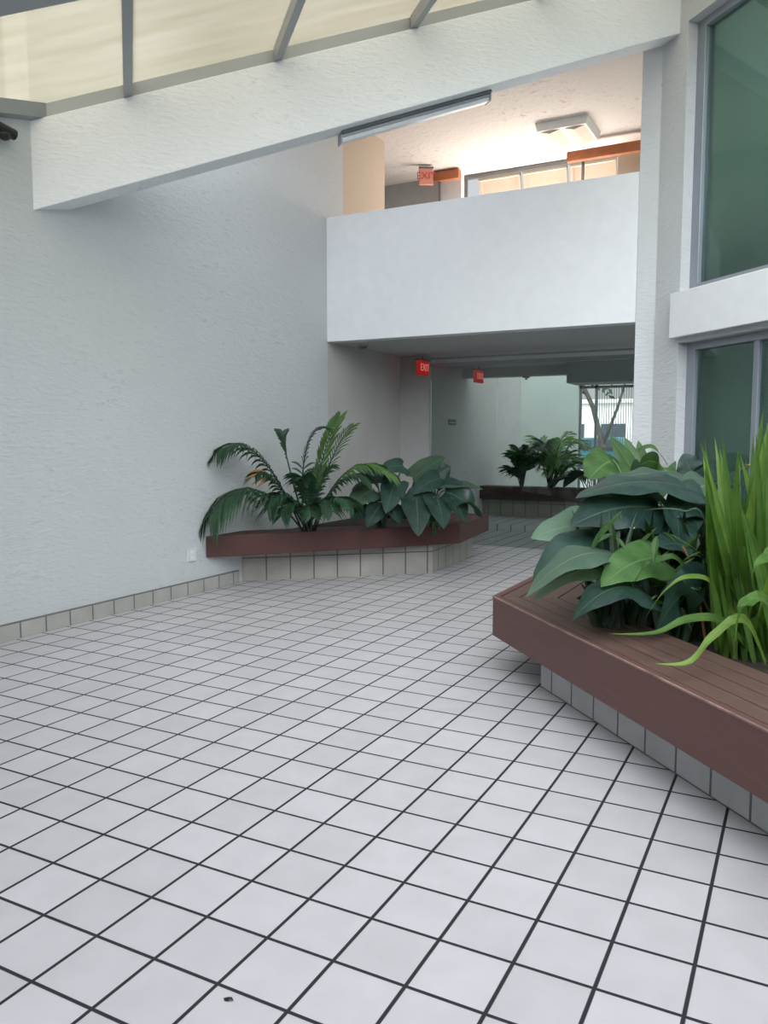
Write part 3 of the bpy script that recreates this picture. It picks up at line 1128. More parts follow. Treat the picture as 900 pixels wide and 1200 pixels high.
M['paving'] = simple('street_paving', (0.45, 0.44, 0.42), 0.9, var=0.15, nscale=2)
M['facade'] = simple('pale_facade', (0.85, 0.84, 0.80), 0.8, var=0.05, nscale=2)
M['facade_glass'] = simple('dark_facade_glass', (0.06, 0.08, 0.10), 0.15, var=0.2)
M['car_paint'] = simple('teal_car_paint', (0.03, 0.18, 0.22), 0.25, var=0.05, bump=0)
M['bark'] = simple('tree_bark', (0.10, 0.085, 0.07), 0.9, var=0.4, nscale=10, bump=0.6)
M['tree_leaf'] = simple('tree_foliage', (0.06, 0.09, 0.045), 0.7, var=0.4, nscale=6)
g = MB()
g.box(-30, 20, 20.0, 60, -0.1, 0.0)
struct(g.build('ground_street', 'paving'), 'grey street paving outside the gate', 'street')
fb = empty('apartment_building', (-9, 44, 0), 'pale building with dark windows across the street beyond the gate', 'building')
x = MB()
x.box(-20, 4, 44, 52, 0, 3.3)
x.build('wall', 'facade', fb)
for r_ in range(1):
    for i in range(10):
        x = MB()
        wx = -18.6 + i * 2.2
        x.box(wx, wx + 1.3, 43.95, 44.02, 1.2 + r_ * 2.2, 2.2 + r_ * 2.2)
        x.build('window', 'facade_glass', fb)
x = MB()
x.box(-20.1, 4.1, 43.7, 52, 3.3, 3.5)
x.build('roof_slab', 'facade', fb)
# parked car
car = empty('parked_car', (-6.5, 29, 0), 'teal parked car in the street beyond the gate', 'car')
prof = [(-2.1, 0.35), (-2.15, 0.7), (-1.9, 0.95), (-1.2, 1.0), (-0.6, 1.45), (0.7, 1.48), (1.35, 1.02), (2.0, 0.9), (2.15, 0.6), (2.1, 0.35)]
x = MB()
x.ext([(-6.5 + a, 28.2, z) for a, z in prof], (0, 1.7, 0))
x.build('body', 'car_paint', car, bevel=0.06)
for a, d, e, f_ in ((-0.95, -0.1, -0.52, -0.1), (0.0, 1.0, 0.0, 0.62)):
    x = MB()
    x.ext([(-6.5 + a, 28.17, 1.02), (-6.5 + d, 28.17, 1.02), (-6.5 + f_, 28.17, 1.38), (-6.5 + e, 28.17, 1.38)], (0, 0.05, 0))
    x.build('window', 'facade_glass', car)
for a in (-1.35, 1.35):
    for yy in (28.12, 29.75):
        x = MB()
        x.tube([(-6.5 + a, yy, 0.33), (-6.5 + a, yy + 0.2, 0.33)], 0.33, 0.33, 18)
        wh = x.build('wheel', 'black', car, bevel=0.02)
        x = MB()
        x.tube([(-6.5 + a, yy - 0.01, 0.33), (-6.5 + a, yy + 0.02, 0.33)], 0.18, 0.18, 14)
        x.build('hub_cap', 'metal', wh)
tr = empty('street_tree', (-5.6, 25.2, 0), 'leaning tree standing in the street beyond the gate', 'tree')
x = MB()
trunk = [Vector((-5.6, 25.2, 0)), Vector((-5.55, 25.2, 1.2)), Vector((-5.9, 25.3, 2.4)), Vector((-6.5, 25.4, 3.6))]
x.tube(trunk, 0.10, 0.06, 10)
x.tube([trunk[1], Vector((-5.1, 25.1, 2.4)), Vector((-4.8, 25, 3.4))], 0.06, 0.03, 8)
x.build('trunk', 'bark', tr, smooth=True)
x = MB()
rnd = random.Random(3)
for i in range(420):
    c0 = Vector((-5.9, 25.3, 4.1)) + Vector((rnd.gauss(0, 0.85), rnd.gauss(0, 0.6), rnd.gauss(0, 0.6)))
    a = Vector((rnd.uniform(-1, 1), rnd.uniform(-1, 1), rnd.uniform(-1, 1))).normalized() * 0.14
    b_ = a.cross(Vector((rnd.uniform(-1, 1), rnd.uniform(-1, 1), 0.4))).normalized() * 0.07
    x.add([c0 - a, c0 + b_, c0 + a, c0 - b_], [[0, 1, 2, 3]])
x.build('foliage', 'tree_leaf', tr)

# ------------------------------------------------------------------ plants


def ribbon(mb, path, width_fn, side_hint, fold=0.25, nu=4, twist=0.0, wave=0.0, ph=0.0, lobed=0.0, sag=0.0):
    """a leaf blade along path: width_fn(u) half width, folded along the midrib"""
    k = len(path)
    vs, uvs = [], []
    m_ = 2 * nu + 1
    for i, p in enumerate(path):
        u = i / (k - 1)
        d = (path[min(i + 1, k - 1)] - path[max(i - 1, 0)]).normalized()
        sd = side_hint - d * side_hint.dot(d)
        sd.normalize()
        if twist:
            sd = Matrix.Rotation(twist * u, 3, d) @ sd
        nn = sd.cross(d)
        w_ = max(width_fn(u), 0.0004)
        for j in range(-nu, nu + 1):
            a = j / nu
            back = lobed * w_ * abs(a) ** 1.5 * max(0.0, 1 - u * 3.2)
            lift = fold * w_ * abs(a) - sag * w_ * a * a + wave * w_ * math.sin(u * 15 + ph + (2.1 if j < 0 else 0)) * a * a
            vs.append(p + sd * (w_ * a) + nn * lift - d * back)
            uvs.append((0.5 + 0.5 * a, u))
    fs = []
    for i in range(k - 1):
        for j in range(m_ - 1):
            q = i * m_ + j
            fs.append([q, q + 1, q + m_ + 1, q + m_])
    mb.add(vs, fs, uvs)
    return mb


def heart(W):
    """half-width profile of a broad pointed leaf"""
    def f(u):
        if u < 0.12:
            return W * (0.62 + 0.38 * math.sin(u / 0.12 * math.pi / 2)) if u > 0 else W * 0.55
        return W * math.cos((u - 0.12) / 0.88 * math.pi / 2) ** 0.72
    return f


def lance(W, peak=0.4):
    def f(u):
        if u < peak:
            return W * (0.12 + 0.88 * math.sin(u / peak * math.pi / 2) ** 0.9)
        return W * math.cos((u - peak) / (1 - peak) * math.pi / 2) ** 0.85
    return f


def strap(W):
    def f(u):
        return W * min(1.0, 0.55 + u * 2) * (1 - max(0.0, (u - 0.45) / 0.55) ** 1.7)
    return f


def local_build(mb, name, m, parent, smooth=True):
    return mb.build(name, m, parent, smooth=smooth)


def big_leaf(root, foot, base, tip, W, m='leaf_dark', arch=0.12, fold=0.15, side=None, wave=0.05, sag=0.15, shape=heart, lobed=0.75, roll=0.0, stalk='stalk', sr=0.007, twist=0.0, bow=0.12):
    """one leaf blade from base to tip with its stalk down to foot"""
    d = tip - base
    mid = (base + tip) / 2 + UP * (arch * d.length)
    path = bez(base, mid, tip, 14)
    sd = side if side is not None else d.cross(UP).normalized() if d.cross(UP).length > 1e-3 else S_DIR
    if roll:
        sd = Matrix.Rotation(roll, 3, d.normalized()) @ sd
    mb = MB()
    ribbon(mb, path, shape(W), sd, fold=fold, nu=5, wave=wave, ph=random.uniform(0, 6), lobed=lobed if shape is heart else 0, sag=sag, twist=twist)
    lf = mb.build('leaf', m, root, smooth=True)
    if foot is not None:
        st_ = MB()
        out = Vector((base.x - foot.x, base.y - foot.y, 0))
        c1 = foot + UP * ((base.z - foot.z) * 0.65) + out * bow
        c2 = base - d.normalized() * 0.06 + UP * 0.03
        st_.tube(bez(foot, c1, c2, 10, base), sr * 1.25, sr * 0.7, 6)
        o = st_.build('stalk', stalk, lf, smooth=True)
    return lf


def frond(root, foot, mid, tip, n=22, leaf_len=0.2, m='leaf_palm', droop=0.55, w=0.011, start=0.25, jitter=0.12, seed=0):
    rnd = random.Random(seed)
    path = bez(foot, mid, tip, 30)
    mb = MB()
    d_all = (tip - foot)
    for i in range(n):
        u = start + (1 - start) * (i + 0.5) / n
        idx = min(int(u * 30), 29)
        p = path[idx].lerp(path[idx + 1], u * 30 - idx)
        d = (path[idx + 1] - path[idx]).normalized()
        sd = d.cross(UP)
        if sd.length < 0.1:
            sd = d.cross(_fw)
        sd.normalize()
        ll = leaf_len * (0.45 + 0.75 * math.sin(math.pi * min(1, 0.12 + 0.88 * (u - start) / (1 - start))) ** 0.7) * rnd.uniform(0.88, 1.1)
        for sgn in (-1, 1):
            dirv = (sd * sgn * 0.85 + d * (0.55 + 0.5 * u) + UP * (0.25 + rnd.uniform(-jitter, jitter))).normalized()
            e = p + dirv * ll - UP * (droop * ll)
            c_ = p + dirv * ll * 0.55
            ribbon(mb, bez(p, c_, e, 5), lance(w, 0.35), d.cross(dirv).cross(dirv) if False else d, fold=0.35, nu=1)
    lf = mb.build('frond', m, root)
    st_ = MB()
    st_.tube(path, 0.011, 0.003, 6)
    st_.build('stalk', 'stalk_dark', lf, smooth=True)
    return lf


def blade(mb, foot, mid, tip, W, side=None, fold=0.3, twist=0.0, shape=strap):
    path = bez(foot, mid, tip, 14)
    sd = side if side is not None else _rt
    ribbon(mb, path, shape(W), sd, fold=fold, nu=2, twist=twist)


# ---- left planter: feathery palm
foot = at(362, 604, 8.15)
foot.z = 0.45
palm = empty('potted_palm', foot, 'feathery dark palm with arching fronds in the left planter', 'palm')
FR = [  # mid pixel + depth, tip pixel + depth, leaflet length, material, droop, width
    ((300, 488, 7.9), (256, 530, 7.62), 0.27, 'leaf_palm', 0.75, 0.015),
    ((292, 530, 7.85), (246, 604, 7.55), 0.34, 'leaf_palm', 0.95, 0.017),
    ((330, 520, 8.0), (331, 508, 8.05), 0.17, 'leaf_palm', 0.3, 0.02),
    ((346, 500, 8.1), (380, 502, 8.15), 0.21, 'leaf_palm', 0.45, 0.011),
    ((378, 520, 8.2), (398, 488, 8.3), 0.22, 'leaf_palm_bright', 0.15, 0.022),
    ((392, 515, 8.2), (414, 498, 8.35), 0.20, 'leaf_palm_bright', 0.3, 0.009),
    ((402, 512, 8.2), (462, 556, 8.15), 0.25, 'leaf_palm_bright', 0.7, 0.016),
    ((400, 535, 8.1), (432, 562, 8.0), 0.22, 'leaf_palm', 0.7, 0.014),
    ((384, 565, 8.0), (412, 592, 7.9), 0.22, 'leaf_palm', 0.6, 0.016),
    ((336, 552, 7.95), (314, 596, 7.78), 0.24, 'leaf_palm', 0.6, 0.018),
    ((346, 565, 7.9), (330, 604, 7.75), 0.20, 'leaf_palm', 0.5, 0.018),
    ((360, 550, 8.1), (352, 560, 7.9), 0.24, 'leaf_palm', 0.6, 0.02),
    ((376, 560, 8.0), (390, 600, 7.8), 0.20, 'leaf_palm', 0.5, 0.018),
    ((366, 545, 8.2), (385, 548, 8.4), 0.22, 'leaf_palm', 0.4, 0.016),
    ((360, 575, 7.95), (365, 604, 7.75), 0.17, 'leaf_palm', 0.5, 0.018),
    ((318, 540, 7.95), (300, 556, 7.8), 0.2, 'leaf_palm', 0.7, 0.014),
]
for i, (a, b_, ll, m_, dr, lw) in enumerate(FR):
    frond(palm, foot + Vector((random.uniform(-.06, .06), random.uniform(-.06, .06), 0)), at(*a), at(*b_), n=20, leaf_len=ll, m=m_, droop=dr, seed=i, w=lw)
x = MB()
for i in range(7):
    q = foot + Vector((random.uniform(-.09, .09), random.uniform(-.09, .09), 0))
    x.tube(bez(q - UP * 0.04, q + UP * 0.15, q + UP * 0.34 + Vector((random.uniform(-.06, .06), random.uniform(-.06, .06), 0)), 5), 0.020, 0.010, 7)
x.build('stem', 'stalk_dark', palm, smooth=True)
x = MB()
for k_, (px_, py_) in enumerate(((288, 562), (294, 569), (300, 572), (292, 555))):
    ribbon(x, bez(at(px_, py_, 7.72), at(px_ + 10, py_ - 8, 7.76), at(316, 556, 7.85), 8), lance(0.012), UP, fold=0.3, nu=2)
x.build('dry_leaf', 'leaf_dry', palm)['label'] = 'orange withered leaflets'

# ---- left planter: broad-leaved plants
def broad_plant(name, label, fpx, leaves, group=None, soil=0.45, cat='plant', **kw):
    f0 = at(*fpx)
    f0.z = soil
    root = empty(name, f0, label, cat, group)
    for i, lv in enumerate(leaves):
        b_, t_, W = at(*lv[0]), at(*lv[1]), lv[2]
        o_ = dict(kw)
        if len(lv) > 3:
            o_.update(lv[3])
        ft = f0 + Vector((0.05 * math.cos(i * 2.4), 0.05 * math.sin(i * 2.4), -0.03))
        big_leaf(root, None if o_.pop('nostalk', False) else ft, b_, t_, W, **o_)
    return root


CAMS = _rt
TILT = (_fw * 0.78 + UP * 0.62).normalized()
FLAT = (_fw * 0.93 + UP * 0.36).normalized()
DOWN = (_rt * 0.9 + _fw * 0.3).normalized()
broad_plant('broadleaf_plant', 'dark broad-leaved plant beside the palm in the left planter', (445, 602, 8.5), [
    ((472, 546, 8.35), (446, 552, 8.2), 0.12, dict(side=TILT)),
    ((456, 560, 8.4), (412, 574, 8.1), 0.12, dict(side=FLAT)),
    ((436, 574, 8.3), (408, 598, 8.0), 0.14, dict(side=TILT, m='leaf_pale')),
    ((446, 592, 8.2), (430, 618, 7.98), 0.11, dict(side=DOWN)),
    ((464, 564, 8.3), (452, 602, 8.05), 0.14, dict(side=DOWN)),
    ((470, 575, 8.5), (440, 588, 8.3), 0.12, dict(side=TILT)),
    ((440, 560, 8.5), (425, 545, 8.7), 0.11, dict(side=TILT)),
    ((455, 590, 8.3), (468, 614, 8.05), 0.11, dict(side=DOWN)),
    ((428, 590, 8.3), (412, 612, 8.05), 0.10, dict(side=DOWN)),
], 'broad-leaved plants in the left planter')
broad_plant('broadleaf_plant', 'large-leaved plant at the corner of the left planter', (508, 602, 8.6), [
    ((484, 560, 8.5), (522, 536, 8.6), 0.14, dict(side=(_rt * 0.35 - UP * 0.6 + _fw * 0.5).normalized(), m='leaf_pale', arch=0.1)),
    ((509, 562, 8.65), (528, 547, 8.7), 0.13, dict(side=(_rt * 0.5 - UP * 0.7).normalized())),
    ((516, 560, 8.5), (484, 580, 8.25), 0.14, dict(side=TILT)),
    ((512, 568, 8.5), (566, 574, 8.2), 0.12, dict(side=-FLAT, m='leaf_pale')),
    ((522, 576, 8.4), (566, 606, 8.05), 0.16, dict(side=(_rt * 0.5 - UP * 0.45 - _fw * 0.6).normalized(), m='leaf_dark')),
    ((488, 586, 8.2), (490, 629, 7.93), 0.17, dict(side=DOWN, arch=0.22)),
    ((512, 584, 8.25), (520, 620, 7.98), 0.15, dict(side=DOWN, arch=0.2)),
    ((500, 574, 8.4), (472, 598, 8.15), 0.13, dict(side=TILT)),
    ((530, 585, 8.3), (545, 612, 8.05), 0.13, dict(side=DOWN, arch=0.2)),
    ((496, 560, 8.7), (474, 556, 8.6), 0.12, dict(side=FLAT)),
    ((505, 590, 8.4), (506, 612, 8.15), 0.14, dict(side=DOWN)),
    ((470, 592, 8.35), (462, 614, 8.1), 0.12, dict(side=DOWN)),
    ((540, 570, 8.6), (556, 584, 8.5), 0.12, dict(side=-FLAT)),
], 'broad-leaved plants in the left planter')

# ---- far planter plants
M['leaf_far'] = leaf_mat('far_plant_leaf', (0.09, 0.20, 0.07), (0.17, 0.32, 0.12), (0.22, 0.35, 0.15), veins=0.0, rough=0.4)
random.seed(11)
f0 = at(645, 560, 13.6)
f0.z = 0.52
fp = empty('feather_plant', f0, 'bushy light green fan-leaved plant in the far planter', 'plant', 'plants in the far planter')
for i in range(20):
    u_ = i / 19
    ex = 622 + 76 * ((i * 7) % 20) / 19
    ey = 506 + 42 * random.random() ** 0.8 + abs(ex - 652) * 0.3
    dd = 13.6 + random.uniform(-0.5, 0.4)
    frond(fp, f0, at(645 + (ex - 645) * 0.5, ey - 16, (13.6 + dd) / 2), at(ex, ey + 2, dd), n=11, leaf_len=0.30, m='leaf_far' if i % 4 else 'leaf_palm', droop=0.35, seed=30 + i, w=0.024, start=0.3)
f1 = at(612, 562, 13.6)
f1.z = 0.52
fp = empty('feather_plant', f1, 'small dark plant at the left of the far planter', 'plant', 'plants in the far planter')
for i in range(11):
    ex = 610 + random.uniform(-14, 16)
    ey = 540 + random.uniform(-14, 18)
    frond(fp, f1, at((ex + 612) / 2, ey - 6, 13.6), at(ex, ey, 13.6 + random.uniform(-0.3, 0.3)), n=7, leaf_len=0.26, m='leaf_palm', droop=0.4, seed=60 + i, w=0.035, start=0.35)
f2 = at(690, 560, 13.6)
f2.z = 0.52
broad_plant('broadleaf_plant', 'dark broad-leaved plant behind the big leaves in the far planter', (690, 560, 13.6), [
    ((680, 552, 13.5), (660, 572, 13.2), 0.15, {}), ((690, 545, 13.5), (672, 540, 13.3), 0.14, {}), ((698, 552, 13.5), (712, 560, 13.2), 0.15, {}),
    ((700, 540, 13.6), (720, 532, 13.5), 0.14, {}), ((676, 560, 13.5), (650, 562, 13.2), 0.12, dict(m='leaf_pale')), ((668, 556, 13.6), (640, 572, 13.3), 0.13, {}),
], 'plants in the far planter', soil=0.52)

# ---- right planter: elephant-ear clump (big dark leaves)
HANG = (_rt * 0.75 + _fw * 0.65).normalized()
broad_plant('elephant_ear', 'elephant ear with large dark drooping leaves at the corner of the right planter', (758, 690, 4.6), [
    # base px, tip px, half width
    ((800, 560, 4.8), (716, 562, 4.65), 0.13, dict(side=FLAT, m='leaf_pale', arch=0.12)),
    ((806, 572, 4.55), (674, 584, 4.3), 0.18, dict(side=FLAT, arch=0.16)),
    ((772, 596, 4.45), (668, 617, 4.2), 0.19, dict(side=TILT, arch=0.16)),
    ((726, 614, 4.5), (622, 631, 4.3), 0.16, dict(side=TILT, m='leaf_pale', arch=0.12)),
    ((722, 656, 4.3), (624, 682, 4.08), 0.17, dict(side=TILT, arch=0.40)),
    ((728, 655, 4.12), (616, 700, 3.88), 0.12, dict(side=FLAT, m='leaf_pale', arch=0.34, shape=lambda W: lance(W, 0.42))),
    ((720, 668, 4.15), (622, 706, 3.98), 0.10, dict(side=FLAT, arch=0.25, m='leaf_pale')),
    ((776, 655, 4.1), (704, 688, 3.86), 0.13, dict(side=TILT, m='leaf_mid', arch=0.2)),
    ((764, 702, 4.0), (670, 728, 3.78), 0.15, dict(side=FLAT, arch=0.42)),
    ((712, 606, 4.5), (704, 648, 4.25), 0.14, dict(side=HANG, m='leaf_dark')),
    ((716, 540, 5.0), (690, 562, 4.85), 0.14, dict(side=TILT, m='leaf_mid')),
    ((826, 582, 4.6), (786, 606, 4.35), 0.15, dict(side=TILT)),
    ((792, 592, 4.5), (796, 645, 4.2), 0.16, dict(side=HANG, arch=0.2)),
    ((830, 568, 4.8), (798, 590, 4.6), 0.13, dict(side=TILT, m='leaf_pale')),
    ((806, 640, 4.25), (770, 640, 4.1), 0.12, dict(side=FLAT, arch=0.1)),
    ((820, 690, 4.0), (768, 742, 3.76), 0.13, dict(side=(HANG * 0.8 + UP * 0.3).normalized(), arch=0.3)),
    ((760, 640, 4.5), (726, 664, 4.25), 0.13, dict(side=TILT)),
    ((845, 600, 4.5), (850, 650, 4.3), 0.14, dict(side=HANG)),
    ((790, 665, 4.4), (760, 700, 4.2), 0.13, dict(side=TILT)),
], soil=0.40, sr=0.009, fold=0.12, sag=0.2, wave=0.10)

# ---- right planter: upright glossy leaves further back
random.seed(5)
RISE = (_rt * .75 + UP * .5 + _fw * .3).normalized()
broad_plant('bird_of_paradise_plant', 'bright green plant with upright paddle leaves behind the elephant ear', (756, 650, 5.5), [
    ((762, 585, 5.3), (714, 510, 5.3), 0.062, dict(side=RISE, arch=0.06)),
    ((748, 580, 5.4), (694, 528, 5.4), 0.055, dict(side=RISE, arch=0.16)),
    ((764, 580, 5.3), (732, 512, 5.5), 0.055, dict(side=CAMS, arch=0.0)),
    ((760, 570, 5.4), (748, 516, 5.6), 0.05, dict(side=CAMS, arch=0.0)),
    ((750, 545, 5.4), (790, 566, 5.2), 0.075, dict(side=(_rt * .5 - UP * .6 - _fw * .5).normalized(), arch=0.5)),
    ((745, 530, 5.5), (784, 548, 5.3), 0.05, dict(side=-FLAT, arch=0.55)),
    ((770, 590, 5.3), (792, 540, 5.3), 0.045, dict(side=CAMS, arch=0.05)),
    ((740, 580, 5.4), (676, 548, 5.1), 0.06, dict(side=FLAT, arch=0.2, m='leaf_dark')),
    ((756, 590, 5.3), (700, 556, 5.2), 0.06, dict(side=TILT, arch=0.12)),
], soil=0.40, shape=lambda W: lance(W, 0.5), m='leaf_mid')
broad_plant('broadleaf_plant', 'dark-leaved plant against the column in the right planter', (800, 620, 5.4), [
    ((812, 560, 5.4), (800, 532, 5.4), 0.10, dict(m='leaf_dark', side=CAMS)),
    ((820, 550, 5.4), (845, 534, 5.3), 0.09, dict(m='leaf_dark')),
    ((808, 570, 5.3), (788, 560, 5.2), 0.09, dict(m='leaf_pale')),
    ((826, 566, 5.2), (850, 570, 5.0), 0.09, {}),
    ((815, 575, 5.2), (812, 600, 4.9), 0.10, dict(m='leaf_pale')),
    ((852, 560, 5.2), (880, 545, 5.1), 0.09, {}),
    ((860, 570, 5.2), (895, 572, 5.0), 0.09, {}),
], soil=0.40)

broad_plant('broadleaf_plant', 'low dark leaves between the elephant ear and the white column', (790, 650, 5.0), [
    ((770, 590, 5.0), (732, 606, 4.8), 0.13, dict(side=TILT)),
    ((780, 610, 5.0), (748, 640, 4.8), 0.13, dict(side=TILT)),
    ((800, 610, 4.9), (776, 660, 4.7), 0.14, dict(side=HANG)),
    ((815, 610, 4.9), (820, 665, 4.7), 0.14, dict(side=HANG)),
    ((800, 585, 5.0), (830, 612, 4.8), 0.12, dict(side=TILT)),
    ((825, 640, 4.8), (800, 690, 4.6), 0.14, dict(side=HANG)),
    ((835, 600, 4.9), (848, 660, 4.7), 0.14, dict(side=HANG)),
    ((765, 640, 4.9), (740, 690, 4.7), 0.14, dict(side=HANG)),
    ((755, 560, 5.1), (735, 600, 4.9), 0.13, dict(side=HANG)),
], soil=0.40, m='leaf_under')

# ---- right planter: tall strap-leaved clump
random.seed(21)
f0 = at(880, 768, 3.95)
f0.z = 0.40
gr = empty('strap_leaf_clump', f0, 'tall clump of bright green sword leaves at the right edge', 'plant')
mb, mb2 = MB(), MB()
for i in range(95):
    tx = random.uniform(820, 945)
    ty = random.uniform(505, 640) if i % 3 else random.uniform(560, 680)
    if i % 9 == 0:
        tx, ty = random.uniform(884, 915), random.uniform(468, 520)
    dd = 3.75 + random.uniform(-0.3, 0.45)
    fx_ = f0 + Vector((random.uniform(-0.15, 0.15), random.uniform(-0.15, 0.15), -0.03)) + _rt * ((tx - 880) / 942 * 0.9)
    tp = at(tx, ty, dd)
    md = fx_.lerp(tp, 0.5) + UP * 0.08 + _rt * random.uniform(-0.04, 0.03)
    blade(mb if i % 4 else mb2, fx_, md, tp, random.uniform(0.015, 0.031), side=(_rt + _fw * random.uniform(-0.9, 0.9)).normalized(), twist=random.uniform(-0.5, 0.5))
mb.build('foliage', 'leaf_bright', gr)
mb2.build('young_foliage', 'leaf_lime', gr)['label'] = 'yellower sword leaves'
ARCH = [  # points along the blade (pixel + depth), half width, material
    (((862, 760, 4.0), (838, 688, 3.85), (806, 676, 3.75), (778, 694, 3.7), (755, 726, 3.66)), 0.014, 'leaf_lime'),
    (((880, 765, 3.9), (846, 728, 3.65), (806, 726, 3.55), (768, 742, 3.5), (714, 743, 3.5)), 0.022, 'leaf_bright'),
    (((912, 745, 3.7), (898, 706, 3.4), (876, 706, 3.32), (866, 724, 3.27), (862, 752, 3.24)), 0.028, 'leaf_bright'),
    (((898, 760, 3.7), (872, 726, 3.4), (838, 744, 3.3), (808, 776, 3.22), (768, 778, 3.2)), 0.022, 'leaf_lime'),
    (((925, 700, 3.5), (912, 650, 3.3), (898, 653, 3.2), (888, 662, 3.15), (880, 676, 3.12)), 0.022, 'leaf_bright'),
    (((856, 690, 4.2), (826, 610, 4.1), (802, 599, 4.1), (780, 596, 4.1), (754, 598, 4.1)), 0.007, 'leaf_pale'),
    (((850, 720, 4.1), (800, 662, 4.0), (775, 655, 3.95), (755, 665, 3.9), (740, 690, 3.9)), 0.018, 'leaf_mid'),
]


def smooth_path(pts, n=5):
    out_ = []
    k = len(pts)
    for i in range(k - 1):
        p0, p1, p2, p3 = pts[max(i - 1, 0)], pts[i], pts[i + 1], pts[min(i + 2, k - 1)]
        for j in range(n):
            u = j / n
            out_.append(0.5 * (2 * p1 + (p2 - p0) * u + (2 * p0 - 5 * p1 + 4 * p2 - p3) * u * u + (3 * p1 - p0 - 3 * p2 + p3) * u ** 3))
    return out_ + [pts[-1]]


for pts_, W, m_ in ARCH:
    x = MB()
    q = [at(*p_) for p_ in pts_]
    q[0].z = 0.42
    for v_ in q[1:]:
        v_.z = max(v_.z, 0.497)
    ribbon(x, smooth_path(q), strap(W), (_rt * 0.45 + _fw * 0.7 + UP * 0.5).normalized(), fold=0.25, nu=2, twist=0.2)
    x.build('arching_leaf', m_, gr)
# low filler under the elephant ear
random.seed(9)
f1 = at(770, 700, 4.3)
f1.z = 0.40
lowp = empty('fern_clump', f1, 'low tangle of thin green stems under the elephant ear', 'plant')
mb, mb2 = MB(), MB()
for i in range(150):
    bx = random.uniform(700, 880)
    b0 = at(bx, 700, random.uniform(4.05, 4.9))
    b0.z = 0.39
    tx, ty = bx + random.uniform(-40, 40), random.uniform(595, 715)
    tp = at(tx, ty, random.uniform(4.05, 4.9))
    tp.z = max(tp.z, 0.52)
    blade(mb, b0, b0.lerp(tp, 0.6) + UP * 0.12, tp, random.uniform(0.012, 0.03), side=(_rt + _fw * random.uniform(-1, 1)).normalized())
for i in range(34):
    bx = random.uniform(688, 800)
    p_ = at(bx, random.uniform(625, 715), random.uniform(3.95, 4.3))
    p_.z = max(p_.z, 0.53)
    d_ = (_rt * random.uniform(-1, 1) + UP * random.uniform(-0.9, 0.9) - _fw * 0.4).normalized() * random.uniform(0.09, 0.2)
    e_ = p_ + d_
    e_.z = max(e_.z, 0.51)
    blade(mb2, p_, (p_ + e_) / 2 + UP * 0.02, e_, random.uniform(0.010, 0.020), side=(_fw * 0.6 + UP * 0.5 + _rt * random.uniform(-1, 1)).normalized(), shape=lance)
mb.build('foliage', 'leaf_under', lowp)
mb2.build('young_foliage', 'leaf_mid', lowp)['label'] = 'brighter small leaves'
# red-brown stick and yellow flower
x = MB()
p0 = at(830, 705, 4.1)
p0.z = 0.38
x.tube([p0, at(815, 670, 4.1), at(800, 640, 4.1)], 0.008, 0.005, 7)
stick = tag(x.build('dry_flower_stalk', 'stalk_red', org=p0), 'reddish leaning dry stalk among the leaves of the right planter', 'stalk')
p0 = at(882, 700, 4.5)
p0.z = 0.40
yf = empty('yellow_flower', p0, 'small yellow flower among the sword leaves in the right planter', 'flower')
pt = at(880, 547, 4.5)
x = MB()
x.tube(bez(p0, p0 + UP * 0.6, pt, 8), 0.006, 0.004, 6)
x.build('stem', 'stalk', yf, smooth=True)
x = MB()
for i in range(9):
    a = i * 2 * math.pi / 9
    dv = Vector((math.cos(a), math.sin(a), 0.35)) * 0.035
    ribbon(x, bez(pt, pt + dv * 0.6 + UP * 0.006, pt + dv, 4), lance(0.011), UP.cross(dv).normalized(), fold=0.1, nu=1)
x.build('petals', 'petal', yf)

# ------------------------------------------------------------------ light
wd = bpy.data.worlds.new('sky')
SC.world = wd
wd.use_nodes = True
nt = wd.node_tree
nt.nodes.clear()
out = nt.nodes.new('ShaderNodeOutputWorld')
bg = N(nt, 'Background')
tc = N(nt, 'TexCoord')
sp = N(nt, 'SeparateXYZ')
L(nt, tc, 'Generated', sp, 'Vector')
r = N(nt, 'ValToRGB')
GROUND, LOW, ZEN = (0.22, 0.22, 0.21, 1), (0.93, 0.97, 1.0, 1), (0.84, 0.89, 0.95, 1)
r.color_ramp.elements[0].position = 0.49
r.color_ramp.elements[0].color = GROUND
r.color_ramp.elements[1].position = 1.0
r.color_ramp.elements[1].color = ZEN
e = r.color_ramp.elements.new(0.51)
e.color = LOW
mr = N(nt, 'MapRange')
mr.inputs['From Min'].default_value = -1
mr.inputs['From Max'].default_value = 1
L(nt, sp, 'Z', mr, 'Value')
L(nt, mr, 'Result', r, 'Fac')
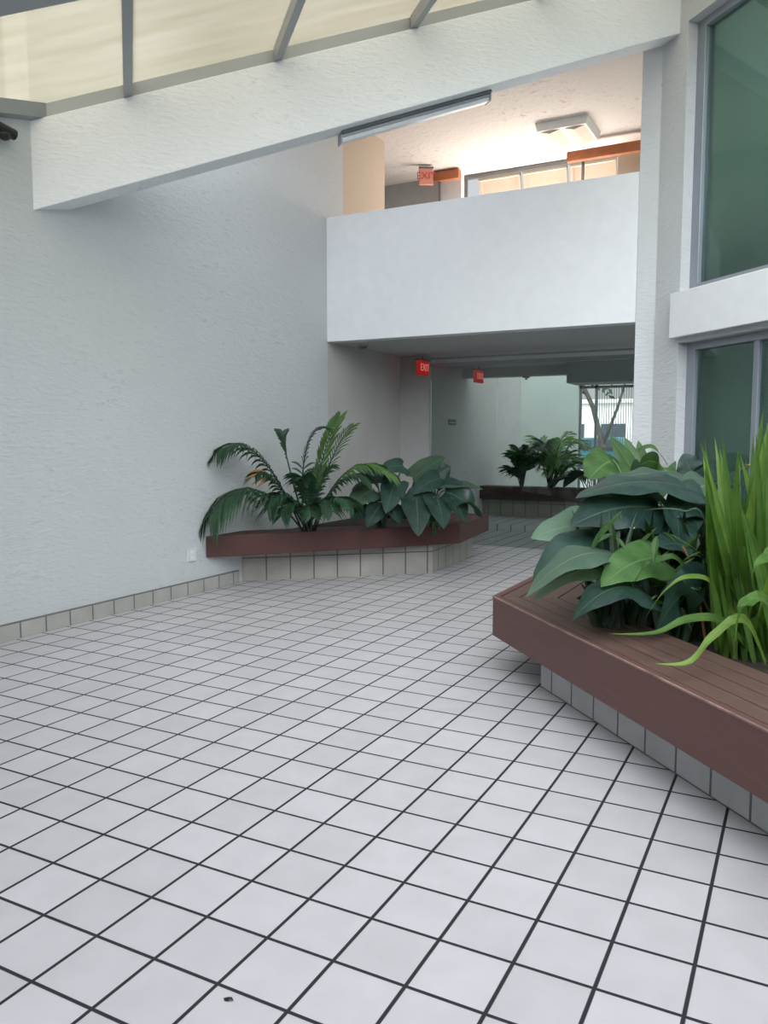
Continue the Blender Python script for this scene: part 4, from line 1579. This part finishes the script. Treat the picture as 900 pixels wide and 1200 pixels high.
# the bright, sunward part of the overcast sky
dp = N(nt, 'VectorMath', operation='DOT_PRODUCT')
dp.inputs[1].default_value = Vector((0.34, -0.72, 0.62)).normalized()
L(nt, tc, 'Generated', dp, 0)
mx = N(nt, 'Math', operation='MAXIMUM')
mx.inputs[1].default_value = 0
L(nt, dp, 'Value', mx, 0)
pw = N(nt, 'Math', operation='POWER')
pw.inputs[1].default_value = 3.0
L(nt, mx, 'Value', pw, 0)
gt_ = N(nt, 'MapRange')
gt_.inputs['From Min'].default_value = -0.02
gt_.inputs['From Max'].default_value = 0.02
L(nt, sp, 'Z', gt_, 'Value')
m1 = N(nt, 'Math', operation='MULTIPLY')
L(nt, pw, 'Value', m1, 0)
L(nt, gt_, 'Result', m1, 1)
m2 = N(nt, 'Math', operation='MULTIPLY_ADD')
m2.inputs[1].default_value = 6.4
m2.inputs[2].default_value = 0.70
L(nt, m1, 'Value', m2, 0)
L(nt, r, 'Color', bg, 'Color')
L(nt, m2, 'Value', bg, 'Strength')
L(nt, bg, 'Background', out, 'Surface')


def area(name, loc, look, sx, sy, power, col):
    la = bpy.data.lights.new(name, 'AREA')
    la.shape = 'RECTANGLE'
    la.size, la.size_y = sx, sy
    la.energy = power
    la.color = col
    o = bpy.data.objects.new(name, la)
    o.location = loc
    o.rotation_euler = (Vector(look) - Vector(loc)).to_track_quat('-Z', 'Y').to_euler()
    COL.objects.link(o)
    return o


# daylight entering the gallery through its far opening, and its ceiling lamp
area('gallery_daylight', (-3.4, 11.38, 4.0), (-3.4, 10.3, 5.3), 2.2, 0.8, 85, (1.0, 0.87, 0.76))
area('gallery_lamp', (-2.8, 10.25, 5.12), (-2.8, 10.2, 3), 0.55, 0.5, 12, (1.0, 0.88, 0.78))
# unseen fill lights added to brighten the curtains behind the window glass
area('curtain_fill', ST(WS + 2.1, 5.5, 4.2), ST(WS + 0.4, 5.6, 4.2), 2.2, 2.6, 230, (0.97, 1.0, 0.98))
area('curtain_fill', ST(WS + 2.1, 5.5, 1.3), ST(WS + 0.4, 5.6, 1.3), 2.2, 1.6, 105, (0.97, 1.0, 0.98))

cam = bpy.data.cameras.new('camera')
co = bpy.data.objects.new('camera', cam)
COL.objects.link(co)
co.location = (0, 0, H)
co.rotation_euler = (math.pi / 2 + PITCH, 0, YAW)
cam.sensor_fit = 'VERTICAL'
cam.sensor_height = 36
cam.sensor_width = 27
cam.lens = FPX / 1200 * 36
cam.clip_start = 0.05
cam.clip_end = 300
SC.camera = co
vs_ = SC.view_settings
vs_.view_transform = 'Standard'
vs_.look = 'None'
vs_.gamma = 1
vs_.use_curve_mapping = False
vs_.exposure = 0.0
